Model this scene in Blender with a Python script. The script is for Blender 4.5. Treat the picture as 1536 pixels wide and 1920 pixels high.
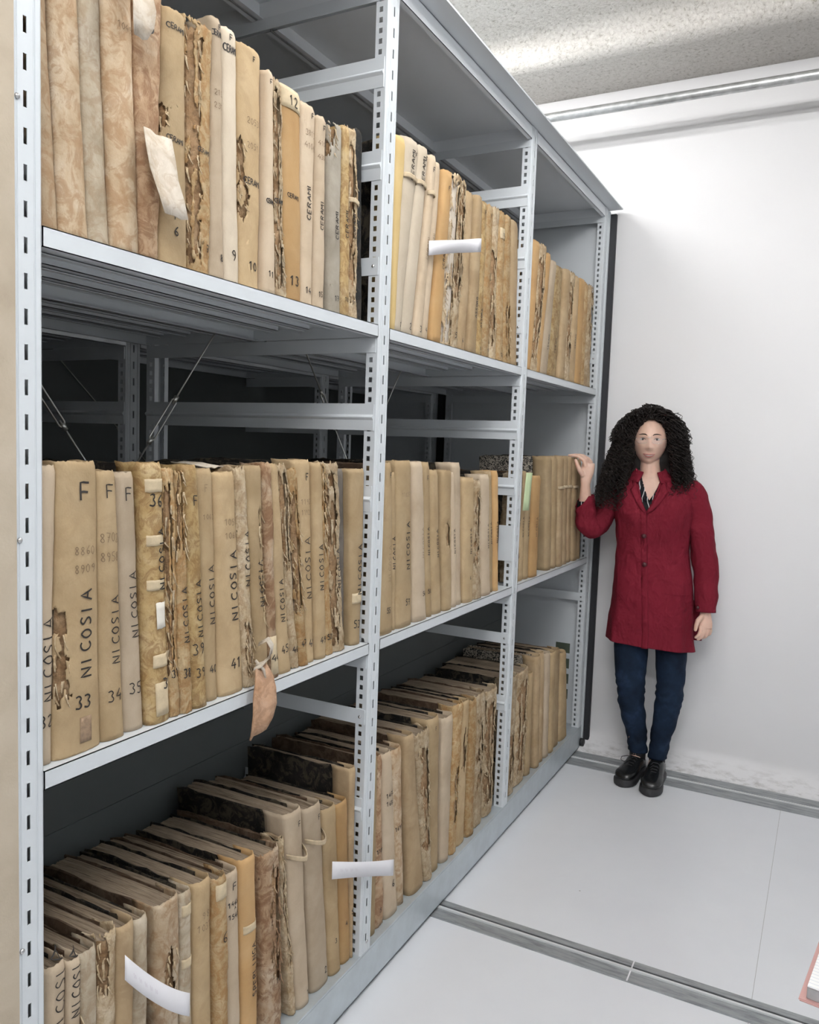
import bpy, bmesh, math, random
from mathutils import Vector, Matrix, noise
for o in list(bpy.data.objects): bpy.data.objects.remove(o, do_unlink=True)
SC = bpy.context.scene
C = SC.collection
PI = math.pi
# ---------------------------------------------------------------- camera
cam_d = bpy.data.cameras.new('camera'); cam = bpy.data.objects.new('camera', cam_d); C.objects.link(cam)
cam_d.sensor_fit = 'VERTICAL'; cam_d.sensor_height = 24.0
cam_d.lens = 24.0*1511.7/1920.0
cam_d.clip_start = .02
FW = Vector((-0.46125132, 0.88339573, -0.08282036)); RT = Vector((0.88459722, 0.46509346, 0.03429033)); UP = Vector((-0.06881114, 0.0574462, 0.99597438))
cam.matrix_world = Matrix(((RT.x, UP.x, -FW.x, 1.0364), (RT.y, UP.y, -FW.y, 0.0), (RT.z, UP.z, -FW.z, 1.5), (0, 0, 0, 1)))
SC.camera = cam
# ---------------------------------------------------------------- world, lights, exposure
w = bpy.data.worlds.new('world'); SC.world = w; w.use_nodes = True
w.node_tree.nodes['Background'].inputs[0].default_value = (.9, .95, 1, 1)
w.node_tree.nodes['Background'].inputs[1].default_value = .02
def area(name, loc, rot, sx, sy, power, col=(1, .985, .96)):
    l = bpy.data.lights.new(name, 'AREA'); l.shape = 'RECTANGLE'; l.size = sx; l.size_y = sy; l.energy = power; l.color = col
    o = bpy.data.objects.new(name, l); C.objects.link(o); o.location = loc; o.rotation_euler = rot; return o
# fluorescent ceiling lamps: two over the aisle, one over the shelving tops
# the lamps' own light comes from their glowing tubes (built with each lamp)
LAMPS = [((.80, 1.75), 40), ((1.25, -.45), 66), ((-.95, 2.75), 34)]
SC.view_settings.view_transform = 'Standard'; SC.view_settings.look = 'None'
SC.view_settings.gamma = 1; SC.view_settings.use_curve_mapping = False
SC.view_settings.exposure = .74
# ---------------------------------------------------------------- materials
def mk(name):
    m = bpy.data.materials.new(name); m.use_nodes = True
    nt = m.node_tree; b = nt.nodes['Principled BSDF']; return m, nt, b
def N(nt, t, **k):
    n = nt.nodes.new(t)
    for a, v in k.items():
        if a in ('operation', 'blend_type', 'data_type', 'wave_type', 'bands_direction', 'feature', 'distance'): setattr(n, a, v)
        else: n.inputs[a].default_value = v
    return n
def ramp(nt, fac, stops):
    r = nt.nodes.new('ShaderNodeValToRGB'); e = r.color_ramp.elements
    while len(e) > 1: e.remove(e[-1])
    e[0].position = stops[0][0]; e[0].color = (*stops[0][1], 1)
    for p, c in stops[1:]:
        q = e.new(p); q.color = (*c, 1)
    nt.links.new(fac, r.inputs[0]); return r.outputs[0]
def mixc(nt, a, b, f, bt='MIX'):
    n = nt.nodes.new('ShaderNodeMix'); n.data_type = 'RGBA'; n.blend_type = bt
    for s, v in ((n.inputs[6], a), (n.inputs[7], b), (n.inputs[0], f)):
        if isinstance(v, bpy.types.NodeSocket): nt.links.new(v, s)
        elif isinstance(v, (int, float)): s.default_value = v
        else: s.default_value = (*v, 1)
    return n.outputs[2]
def coords(nt, rnd=True, scale=None):
    tc = nt.nodes.new('ShaderNodeTexCoord'); out = tc.outputs['Object']
    if rnd:
        oi = nt.nodes.new('ShaderNodeObjectInfo'); mm = N(nt, 'ShaderNodeMath', operation='MULTIPLY'); mm.inputs[1].default_value = 37.0
        nt.links.new(oi.outputs['Random'], mm.inputs[0])
        ad = nt.nodes.new('ShaderNodeVectorMath'); ad.operation = 'ADD'
        nt.links.new(out, ad.inputs[0]); nt.links.new(mm.outputs[0], ad.inputs[1]); out = ad.outputs[0]
    if scale:
        mp = nt.nodes.new('ShaderNodeMapping'); mp.inputs['Scale'].default_value = scale
        nt.links.new(out, mp.inputs[0]); out = mp.outputs[0]
    return out
def noi(nt, co, sc, det=4, rough=.6, dist=0):
    n = N(nt, 'ShaderNodeTexNoise', Scale=sc, Detail=det, Roughness=rough, Distortion=dist); nt.links.new(co, n.inputs['Vector']); return n.outputs[0]
def bump(nt, b, h, st, dist=.002):
    n = N(nt, 'ShaderNodeBump', Strength=st, Distance=dist); nt.links.new(h, n.inputs['Height']); nt.links.new(n.outputs[0], b.inputs['Normal'])
def plain(name, col, rough=.5, metal=0, nscale=0, namt=.06, bst=0):
    m, nt, b = mk(name)
    b.inputs['Base Color'].default_value = (*col, 1); b.inputs['Roughness'].default_value = rough; b.inputs['Metallic'].default_value = metal
    if nscale:
        co = coords(nt, False); n = noi(nt, co, nscale)
        c = ramp(nt, n, [(.3, tuple(x*(1-namt) for x in col)), (.7, tuple(min(1, x*(1+namt)) for x in col))]); nt.links.new(c, b.inputs['Base Color'])
        if bst: bump(nt, b, n, bst)
    return m
M = {}
M['steel'] = plain('painted_steel', (.64, .675, .705), .38, 0, 3, .02)
M['steel_lit'] = plain('painted_steel_lit', (.74, .77, .80), .5, 0, 3, .02)  # same paint as steel, brightened to stand in for bounce light on undersides
M['galv'] = plain('galvanised_plinth', (.50, .55, .58), .36, .3, 14, .08)
M['cream'] = None
M['rail_head'] = plain('worn_rail_steel', (.74, .76, .77), .4, .2)
M['rubber'] = plain('black_rubber', (.016, .017, .021), .6)
M['chrome'] = plain('zinc_screw', (.6, .6, .6), .25, 1)
M['rod'] = plain('zinc_rod', (.55, .55, .52), .35, .9)
M['white_paper'] = plain('white_paper', (.80, .79, .82), .8, 0, 20, .02)
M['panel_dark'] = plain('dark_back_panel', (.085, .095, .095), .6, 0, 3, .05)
M['patch'] = plain('cream_tape', (.58, .47, .31), .75, 0, 60, .12, .2)
M['patchw'] = plain('white_tape', (.74, .70, .62), .75, 0, 40, .05)
M['tie'] = plain('linen_tape', (.50, .40, .27), .85, 0, 120, .15, .3)
M['ink'] = plain('black_ink', (.022, .018, .016), .7)
M['ink_faded'] = plain('faded_ink', (.20, .135, .08), .8)
M['pencil'] = plain('pencil_writing', (.62, .56, .62), .8)
M['green_slip'] = plain('pale_green_paper', (.50, .60, .36), .8)
m, nt, b = mk('cream_cladding'); co = coords(nt, False, (1, 160, 2)); n = noi(nt, co, 3, 3)
nt.links.new(ramp(nt, n, [(.3, (.49, .475, .465)), (.7, (.55, .535, .525))]), b.inputs['Base Color']); b.inputs['Roughness'].default_value = .6; M['cream'] = m
# wall paint, dirt along the foot
m, nt, b = mk('wall_paint'); co = coords(nt, False); b.inputs['Roughness'].default_value = .62
tc = nt.nodes.new('ShaderNodeSeparateXYZ'); nt.links.new(co, tc.inputs[0])
co2 = coords(nt, False, (3, 3, 14)); dn = noi(nt, co2, 5, 6, .7)
hm = N(nt, 'ShaderNodeMapRange'); hm.inputs['From Min'].default_value = .07; hm.inputs['From Max'].default_value = 0.0; nt.links.new(tc.outputs[2], hm.inputs['Value'])
mu = N(nt, 'ShaderNodeMath', operation='MULTIPLY'); nt.links.new(hm.outputs[0], mu.inputs[0])
dr = ramp(nt, dn, [(.48, (0, 0, 0)), (.72, (.7, .7, .7))]); nt.links.new(dr, mu.inputs[1])
base = ramp(nt, noi(nt, co, 1.2, 2), [(.3, (.79, .79, .805)), (.7, (.82, .82, .835))])
nt.links.new(mixc(nt, base, (.20, .18, .15), mu.outputs[0]), b.inputs['Base Color']); bump(nt, b, noi(nt, co, 60, 3), .12, .002); M['wall'] = m
# floor panels
m, nt, b = mk('floor_panel'); co = coords(nt, False); b.inputs['Roughness'].default_value = .34
s = nt.nodes.new('ShaderNodeSeparateXYZ'); nt.links.new(co, s.inputs[0])
a1 = N(nt, 'ShaderNodeMath', operation='SUBTRACT'); nt.links.new(s.outputs[0], a1.inputs[0]); a1.inputs[1].default_value = .938
a2 = N(nt, 'ShaderNodeMath', operation='ABSOLUTE'); nt.links.new(a1.outputs[0], a2.inputs[0])
a3 = N(nt, 'ShaderNodeMath', operation='LESS_THAN'); nt.links.new(a2.outputs[0], a3.inputs[0]); a3.inputs[1].default_value = .0007
base = ramp(nt, noi(nt, co, 2.5, 5), [(.3, (.74, .76, .80)), (.7, (.78, .80, .835))])
sp = N(nt, 'ShaderNodeTexVoronoi', Scale=9.0); nt.links.new(co, sp.inputs['Vector'])
spk = ramp(nt, sp.outputs['Distance'], [(.0, (1, 1, 1)), (.022, (1, 1, 1)), (.03, (0, 0, 0))])
sn = ramp(nt, noi(nt, co, 1.1, 1), [(.55, (0, 0, 0)), (.62, (1, 1, 1))])
mm2 = N(nt, 'ShaderNodeMath', operation='MULTIPLY'); nt.links.new(spk, mm2.inputs[0]); nt.links.new(sn, mm2.inputs[1])
c1 = mixc(nt, base, (.40, .40, .40), a3.outputs[0]); c2 = mixc(nt, c1, (.28, .27, .26), mm2.outputs[0])
nt.links.new(c2, b.inputs['Base Color']); M['floor'] = m
# rough sprayed ceiling
m, nt, b = mk('sprayed_plaster'); co = coords(nt, False); b.inputs['Roughness'].default_value = .85
n1 = noi(nt, co, 62, 6, .75, .6); n2 = noi(nt, co, 16, 4, .6)
ad = N(nt, 'ShaderNodeMath', operation='ADD'); nt.links.new(n1, ad.inputs[0]); nt.links.new(n2, ad.inputs[1])
nt.links.new(ramp(nt, n1, [(.33, (.40, .37, .32)), (.45, (.68, .65, .60)), (.75, (.84, .81, .77))]), b.inputs['Base Color'])
bump(nt, b, ad.outputs[0], .9, .014); M['ceil'] = m
# spine coverings
def spine_mat(key, name, cols, sc=14, stain=None, stain_amt=.5, weave=.25, rough=.8, grime=.35):
    m, nt, b = mk(name); b.inputs['Roughness'].default_value = rough; b.inputs['Specular IOR Level'].default_value = .18
    co = coords(nt); oi = nt.nodes.new('ShaderNodeObjectInfo')
    n = noi(nt, co, sc, 6, .62, .4); c = ramp(nt, n, [(.3, cols[0]), (.5, cols[1]), (.72, cols[2])])
    if stain:
        s_ = noi(nt, co, sc*1.7, 8, .7, 1.2); f = ramp(nt, s_, [(.50-.06*stain_amt, (0, 0, 0)), (.56, (stain_amt,)*3), (.7, (min(1, stain_amt*1.2),)*3)])
        c = mixc(nt, c, stain, f)
    g = noi(nt, co, 5, 4, .7); gf = ramp(nt, g, [(.48, (0, 0, 0)), (.75, (grime,)*3)]); c = mixc(nt, c, (.20, .15, .095), gf)
    hs = nt.nodes.new('ShaderNodeHueSaturation'); mr = N(nt, 'ShaderNodeMapRange'); mr.inputs['To Min'].default_value = .76; mr.inputs['To Max'].default_value = 1.02; hs.inputs['Saturation'].default_value = 1.0
    nt.links.new(oi.outputs['Random'], mr.inputs['Value']); nt.links.new(mr.outputs[0], hs.inputs['Value']); nt.links.new(c, hs.inputs['Color'])
    nt.links.new(hs.outputs[0], b.inputs['Base Color'])
    w1 = noi(nt, co, 260, 2, .5); mm = N(nt, 'ShaderNodeMath', operation='ADD'); nt.links.new(w1, mm.inputs[0]); nt.links.new(n, mm.inputs[1])
    bump(nt, b, mm.outputs[0], weave, .0016); M[key] = m
spine_mat('vellum', 'mottled_vellum', [(.42, .29, .17), (.56, .43, .29), (.68, .58, .45)], 16, (.34, .19, .09), .55, .5, .6)
spine_mat('vellum2', 'grey_vellum', [(.36, .29, .20), (.50, .42, .31), (.60, .53, .43)], 18, (.32, .21, .12), .4, .4, .6)
spine_mat('leather', 'peeling_leather', [(.30, .17, .09), (.50, .34, .21), (.66, .54, .40)], 15, (.24, .12, .06), .7, .6, .7)
spine_mat('linen', 'pale_linen', [(.48, .375, .265), (.55, .44, .32), (.61, .50, .375)], 8, None, 0, .22, .85, .25)
spine_mat('cream', 'cream_linen', [(.56, .47, .36), (.63, .54, .42), (.68, .59, .47)], 8, None, 0, .22, .85, .15)
spine_mat('tan', 'tan_cloth', [(.41, .29, .16), (.47, .345, .20), (.53, .40, .245)], 8, (.33, .22, .12), .18, .25, .85, .3)
spine_mat('straw', 'straw_cloth', [(.39, .275, .155), (.46, .335, .20), (.53, .40, .25)], 9, (.30, .19, .10), .2, .25, .85, .3)
spine_mat('orange', 'ochre_paper', [(.46, .27, .12), (.53, .33, .15), (.58, .38, .19)], 7, None, 0, .15, .75, .2)
spine_mat('yellow', 'yellow_board', [(.56, .40, .17), (.60, .44, .20), (.64, .48, .24)], 6, None, 0, .12, .7, .12)
spine_mat('gold', 'mottled_gold', [(.38, .245, .10), (.47, .335, .16), (.56, .43, .25)], 22, (.24, .13, .05), .6, .5, .55)
spine_mat('peel', 'peeling_ochre', [(.34, .20, .09), (.48, .34, .18), (.58, .45, .28)], 24, (.36, .19, .07), .65, .8, .75)
spine_mat('torn', 'shredded_cover', [(.38, .27, .15), (.56, .44, .29), (.68, .57, .42)], 26, (.30, .18, .09), .45, .9, .85)
spine_mat('grey', 'grey_cloth', [(.30, .27, .22), (.38, .34, .28), (.46, .42, .35)], 12, None, 0, .3, .85)
spine_mat('greybd', 'grey_board', [(.10, .09, .08), (.17, .15, .13), (.26, .23, .20)], 12, None, 0, .3, .85)
spine_mat('black', 'black_cloth', [(.010, .010, .010), (.018, .018, .018), (.03, .03, .028)], 12, (.16, .13, .10), .18, .3, .7, 0)
spine_mat('board', 'black_board', [(.008, .008, .008), (.016, .015, .014), (.035, .03, .027)], 16, (.20, .16, .11), .30, .3, .6, 0)
spine_mat('boardbrown', 'brown_board', [(.05, .03, .02), (.09, .055, .035), (.14, .09, .06)], 16, (.22, .17, .12), .3, .3, .7, 0)
spine_mat('lining', 'brown_lining', [(.24, .13, .06), (.38, .24, .13), (.52, .37, .23)], 30, (.10, .06, .03), .4, .9, .9)
spine_mat('skinpaper', 'torn_pink_leather', [(.48, .27, .15), (.58, .36, .23), (.64, .43, .30)], 22, (.30, .17, .10), .4, .5, .8, .1)
spine_mat('strip', 'old_white_paper', [(.50, .43, .34), (.64, .57, .48), (.72, .66, .58)], 22, (.42, .31, .20), .4, .3, .8, .1)
m, nt, b = mk('marbled_board'); co = coords(nt); v = N(nt, 'ShaderNodeTexNoise', Scale=110.0, Detail=3.0, Distortion=1.5); nt.links.new(co, v.inputs['Vector'])
nt.links.new(ramp(nt, v.outputs[0], [(.47, (.02, .02, .02)), (.53, (.46, .41, .34))]), b.inputs['Base Color']); b.inputs['Roughness'].default_value = .7; M['marble'] = m
# page edges: striped across the thickness (object y)
m, nt, b = mk('page_edges'); co = coords(nt, True, (14, 900, 14)); n = noi(nt, co, 1, 3, .7)
co2 = coords(nt); n2 = noi(nt, co2, 12, 4)
c = ramp(nt, n, [(.32, (.09, .06, .04)), (.47, (.29, .22, .15)), (.75, (.46, .37, .27))]); c = mixc(nt, c, (.16, .12, .085), ramp(nt, n2, [(.4, (0, 0, 0)), (.8, (.7, .7, .7))]))
nt.links.new(c, b.inputs['Base Color']); b.inputs['Roughness'].default_value = .9; bump(nt, b, n, .7, .002); M['pages'] = m
m, nt, b = mk('white_pages'); co = coords(nt, True, (14, 900, 10)); n = noi(nt, co, 1, 3, .7)
nt.links.new(ramp(nt, n, [(.3, (.42, .33, .24)), (.5, (.68, .60, .50)), (.75, (.80, .74, .66))]), b.inputs['Base Color']); bump(nt, b, n, .8, .003); M['pages_white'] = m
# ---------------------------------------------------------------- helpers
def link(name, me, mat, parent=None, loc=None, smooth=False):
    o = bpy.data.objects.new(name, me); C.objects.link(o)
    if mat is not None:
        for mm in (mat if isinstance(mat, (list, tuple)) else [mat]): me.materials.append(mm)
    if parent is not None: o.parent = parent
    if loc is not None: o.location = loc
    if smooth:
        for p in me.polygons: p.use_smooth = True
    return o
def frombm(name, bm, mat, parent=None, loc=None, smooth=False):
    me = bpy.data.meshes.new(name); bmesh.ops.recalc_face_normals(bm, faces=bm.faces[:]); bm.to_mesh(me); bm.free()
    return link(name, me, mat, parent, loc, smooth)
def frompy(name, vs, fs, mat, parent=None, loc=None, smooth=False):
    me = bpy.data.meshes.new(name); me.from_pydata([tuple(v) for v in vs], [], fs); me.update(); return link(name, me, mat, parent, loc, smooth)
def box(bm, x0, x1, y0, y1, z0, z1, bev=0):
    r = bmesh.ops.create_cube(bm, size=1); vs = r['verts']
    for v in vs: v.co = Vector(((x0+x1)/2+v.co.x*(x1-x0), (y0+y1)/2+v.co.y*(y1-y0), (z0+z1)/2+v.co.z*(z1-z0)))
    if bev:
        es = {e for v in vs for e in v.link_edges}; bmesh.ops.bevel(bm, geom=list(es), offset=bev, segments=2, affect='EDGES')
def boxes(name, lst, mat, parent=None, bev=0, loc=None):
    bm = bmesh.new()
    for a in lst: box(bm, *a, bev=bev)
    return frombm(name, bm, mat, parent, loc)
def tube(pts, rad, n=8, cap=True, vs=None, fs=None):
    vs = [] if vs is None else vs; fs = [] if fs is None else fs
    base = len(vs); P = [Vector(p) for p in pts]; k = len(P); prev = None
    for i, p in enumerate(P):
        d = (P[min(i+1, k-1)]-P[max(i-1, 0)]).normalized()
        if prev is None: a = d.orthogonal().normalized()
        else:
            a = prev-d*prev.dot(d); a = a.normalized() if a.length > 1e-6 else d.orthogonal().normalized()
        prev = a; bb = d.cross(a); r = rad[i] if isinstance(rad, (list, tuple)) else rad
        for j in range(n):
            t = 2*PI*j/n; vs.append(p+a*math.cos(t)*r+bb*math.sin(t)*r)
    for i in range(k-1):
        for j in range(n):
            fs.append((base+i*n+j, base+i*n+(j+1) % n, base+(i+1)*n+(j+1) % n, base+(i+1)*n+j))
    if cap:
        fs.append(tuple(base+j for j in range(n))[::-1]); fs.append(tuple(base+(k-1)*n+j for j in range(n)))
    return vs, fs
def tubeobj(name, pts, rad, mat, parent=None, n=8, smooth=True):
    vs, fs = tube(pts, rad, n); return frompy(name, vs, fs, mat, parent, None, smooth)
def empty(name, loc, rz=0, label=None, cat=None, group=None):
    o = bpy.data.objects.new(name, None); C.objects.link(o); o.location = loc; o.rotation_euler = (0, 0, rz); o.empty_display_size = .05
    tag(o, label, cat, group); return o
def tag(o, label=None, cat=None, group=None, kind=None):
    if label: o['label'] = label
    if cat: o['category'] = cat
    if group: o['group'] = group
    if kind: o['kind'] = kind
    return o
# ================================================================ room shell
tag(boxes('floor', [(-2.6, 3.2, -2.4, 4.1, -.1, 0)], M['floor']), 'pale grey floor panels with a thin seam', kind='structure')
def profile_wall(name, prof, x0, x1, mat, kind='structure', smooth=True, nx=2):
    vs = []; fs = []; k = len(prof)
    for i in range(nx):
        x = x0+(x1-x0)*i/(nx-1)
        for y, z in prof: vs.append((x, y, z))
    for i in range(nx-1):
        for j in range(k-1): fs.append((i*k+j, i*k+j+1, (i+1)*k+j+1, (i+1)*k+j))
    o = frompy(name, vs, fs, mat, smooth=smooth); md = o.modifiers.new('s', 'SOLIDIFY'); md.thickness = .05; md.offset = 1
    return o
pr = [(4.0-.105*(1-math.sin(t*PI/20)), .0+.085*(1-math.cos(t*PI/20))) for t in range(0, 11)]
pr = [(4.0-.11*(1-a/10)**2.2, .10*(a/10)) for a in range(11)]+[(4.0, .5), (4.0, 3.5)]
o = profile_wall('wall_back', pr, -2.6, 3.2, M['wall']); o.modifiers['s'].offset = 1
tag(o, 'white painted back wall with a dirty coved foot', kind='structure')
tag(boxes('wall_left', [(-2.65, -1.78, -2.4, 4.1, 0, 2.75), (-2.65, -2.5, -2.4, 4.1, 2.75, 3.5)], M['wall']), kind='structure')
tag(boxes('wall_right', [(2.3, 2.5, -2.4, 4.1, 0, 3.5)], M['steel_lit']), kind='structure')
tag(boxes('wall_front', [(-2.6, 3.2, -2.5, -2.4, 0, 3.5)], M['wall']), kind='structure')
# ceiling: flat field, rounded step down to a beam soffit along the back wall
cp = [(-2.5, 3.36), (3.50, 3.36), (3.535, 3.357), (3.56, 3.345), (3.575, 3.325), (3.585, 3.27), (3.60, 3.245), (3.625, 3.232), (3.66, 3.229), (4.02, 3.226)]
o = profile_wall('ceiling', cp, -2.6, 3.2, M['ceil']); o.modifiers['s'].offset = -1
tag(o, 'rough sprayed plaster ceiling with a beam along the wall', kind='structure')
# galvanised pipe under the soffit
pp = empty('ceiling_pipe', (0, 3.74, 3.045), 0, 'galvanised steel pipe running under the ceiling along the white wall', 'pipe')
vs, fs = [], []
for k in range(30):
    pass
tubeobj('pipe', [(-2.4+5.4*k/40, 0, 0) for k in range(41)], .0205, plain('galvanised_pipe', (.42, .43, .43), .38, .75, 30, .22, .1), pp, 16)
for xx in (-1.2, 2.2):
    boxes('pipe_clip', [(xx-.012, xx+.012, -.026, .026, -.024, .026), (xx-.006, xx+.006, -.006, .006, .02, .19)], M['galv'], pp)
# lamps (out of frame)
for (x, y), P_ in LAMPS:
    t = empty('ceiling_lamp', (x, y, 3.36), 0, 'long fluorescent ceiling lamp with a white housing', 'lamp', 'fluorescent ceiling lamps')
    boxes('housing', [(-.65, .65, -.26, .26, -.100, 0)], M['steel'], t, .004)  # unseen housing, widened to keep the tube's direct light off the ceiling
    em = bpy.data.materials.new('glowing_tube'); em.use_nodes = True; eb = em.node_tree.nodes['Principled BSDF']
    eb.inputs['Emission Color'].default_value = (1, .985, .965, 1); eb.inputs['Emission Strength'].default_value = P_/(PI*2*PI*.02*1.2)
    tubeobj('lamp_tube', [(-.6, 0, -.124), (.6, 0, -.124)], .02, em, t, 12)
# floor rails
def floor_rail(y0, y1, label, yc):
    t = empty('floor_rail', (0, y0, 0), 0, label, 'rail', 'floor rails of the mobile shelving')
    w = y1-y0; zc = M['galv_rail']
    boxes('track_plate', [(-1.7, 2.25, 0, yc-.012, 0, .004), (-1.7, 2.25, yc+.012, w, 0, .0045)], zc, t)
    boxes('track_groove', [(-1.7, 2.25, yc-.012, yc+.012, -.0, .0012)], M['rubber'], t)
    boxes('rail_head', [(-1.7, 2.25, yc-.012, yc-.003, .001, .009)], M['rail_head'], t)
m, nt, b = mk('worn_galvanised'); co = coords(nt, False, (2, 14, 4)); n = noi(nt, co, 4, 6, .7)
nt.links.new(ramp(nt, n, [(.35, (.20, .215, .225)), (.5, (.33, .35, .36)), (.68, (.42, .44, .45))]), b.inputs['Base Color']); b.inputs['Roughness'].default_value = .45; b.inputs['Metallic'].default_value = .3; M['galv_rail'] = m
floor_rail(2.235, 2.335, 'galvanised floor rail crossing the open floor in the foreground', .062)
floor_rail(3.705, 3.885, 'galvanised floor rail along the foot of the white wall', .095)
boxes('rail_joint', [(.615, .619, .0, .10, .0042, .0052)], M['white_paper'], [o for o in C.objects if o.name == 'floor_rail'][0])

# ================================================================ mobile shelving
def holed_strip(vs, fs, O, A, B, w, L, u0, u1, pitch, hl, start):
    O, A, B = Vector(O), Vector(A), Vector(B)
    def q(a, b, c, d):
        n = len(vs)
        for (u, v) in ((a, c), (b, c), (b, d), (a, d)): vs.append(O+A*u+B*v)
        fs.append((n, n+1, n+2, n+3))
    z = 0; q(0, u0, 0, L); q(u1, w, 0, L); c = start
    while c+hl < L:
        q(u0, u1, z, c); z = c+hl; c += pitch
    q(u0, u1, z, L)
PH = 2.655-.1225
def post_mesh():
    vs, fs = [], []
    def q(a, b):
        n = len(vs)
        vs.extend([Vector((a[0], a[1], 0)), Vector((b[0], b[1], 0)), Vector((b[0], b[1], PH)), Vector((a[0], a[1], PH))]); fs.append((n, n+1, n+2, n+3))
    holed_strip(vs, fs, (0, -.0125, 0), (0, 1, 0), (0, 0, 1), .025, PH, .0093, .0153, .05, .0225, .03)
    for s in (-1, 1):
        q((0, s*.0125), (-.0012, s*.0135)); q((-.0012, s*.0135), (-.0012, s*.0150)); q((-.0012, s*.0150), (0, s*.016)); q((0, s*.016), (0, s*.0235)); q((0, s*.0235), (-.0035, s*.0275))
        q((-.0035, s*.0275), (-.010, s*.0275))
        holed_strip(vs, fs, (-.010, s*.0275, 0), (-1, 0, 0), (0, 0, 1), .025, PH, .006, .016, .025, .0125, .008)
        q((-.035, s*.0275), (-.035, s*.012))
    me = bpy.data.meshes.new('post'); me.from_pydata([tuple(v) for v in vs], [], fs); me.update()
    me.materials.append(M['steel']); return me
PM = post_mesh()
def post(parent, x, y, flip=False):
    o = bpy.data.objects.new('post', PM); C.objects.link(o); o.parent = parent; o.location = (x, y, .1225)
    if flip: o.rotation_euler = (0, 0, PI)
    md = o.modifiers.new('s', 'SOLIDIFY'); md.thickness = .0014; md.offset = 0
    return o
def crossbar(parent, x0, x1, y, z, h=.066, ridge=True, holes=True):
    a = h/2
    pf = [(0, a), (-.0025, a), (-.003, .006), (-.0095, .0), (-.0095, -.002), (-.004, -.008), (-.0025, -a), (0, -a)] if ridge else [(0, a), (-.0025, a), (-.0025, -a), (0, -a)]
    vs = []; k = len(pf)
    for x in (x0, x1):
        for yy, zz in pf: vs.append((x, y+yy, z+zz))
    fs = [(i, (i+1) % k, k+(i+1) % k, k+i) for i in range(k)]+[tuple(range(k))[::-1], tuple(range(k, 2*k))]
    o = frompy('crossbar', vs, fs, M['steel'], parent)
    return o
def screw(parent, x, y, z, ax='y', r=.0045):
    d = Vector((0, -1, 0)) if ax == 'y' else Vector((1, 0, 0)); p = Vector((x, y, z))
    tubeobj('screw', [p, p+d*.0015, p+d*.003, p+d*.004], [r, r, r*.7, r*.25], M['chrome'], parent, 10)
def shelf(parent, x0, x1, y0, y1, zt, lip=.030, ribs=True, mat=None):
    bm = bmesh.new()
    box(bm, x1, x0, y0, y1, zt-.0015, zt)
    for xa, xb in ((x0-.0015, x0), (x1, x1+.0015)): box(bm, xa, xb, y0, y1, zt-lip, zt)
    box(bm, x0-.016, x0, y0, y1, zt-lip, zt-lip+.0015); box(bm, x1, x1+.016, y0, y1, zt-lip, zt-lip+.0015)
    for ya, yb in ((y0, y0+.0015), (y1-.0015, y1)): box(bm, x1, x0, ya, yb, zt-lip, zt)
    if ribs:
        for k in (1, 2, 3):
            xc = x0+(x1-x0)*k/4
            for (a, bb, c, d) in ((-.022, .022, .013, .0115), (-.022, -.0205, .013, .001), (.0205, .022, .013, .001), (-.006, .006, .017, .013)):
                box(bm, xc+a, xc+bb, y0+.05, y1-.05, zt-c, zt-d if d < .01 else zt-c+.0015)
    return frombm('shelf', bm, mat or M['steel'], parent)
PY = [.7795, 1.813, 2.867, 3.9125]
BAYS = [(.808, 1.7845), (1.8415, 2.8385), (2.8955, 3.884)]
def rods(parent, X, y0, y1, z0, z1):
    for (a, b_, t0) in (((X, y0, z1), (X, y1, z0), .28), ((X-.01, y1, z1), (X-.01, y0, z0), .30)):
        A, B = Vector(a), Vector(b_); d = (B-A).normalized(); L = (B-A).length
        vs, fs = tube([A, A+d*L*t0], .0022, 6); tube([A+d*(L*t0+.10), B], .0022, 6, vs=vs, fs=fs)
        rod = frompy('brace_rod', vs, fs, M['rod'], parent, None, True)
        p = A+d*(L*t0-.02); q = A+d*(L*t0+.12); sd = Vector((0, d.z, -d.y))
        vs, fs = tube([p, p+sd*.008+d*.012, q+sd*.008-d*.012, q], .0022, 6); tube([p, p-sd*.008+d*.012, q-sd*.008-d*.012, q], .0022, 6, vs=vs, fs=fs)
        tube([p-d*.004, p+d*.012], .006, 8, vs=vs, fs=fs); tube([q-d*.012, q+d*.004], .006, 8, vs=vs, fs=fs)
        frompy('turnbuckle', vs, fs, M['rod'], rod, None, True)
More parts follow.
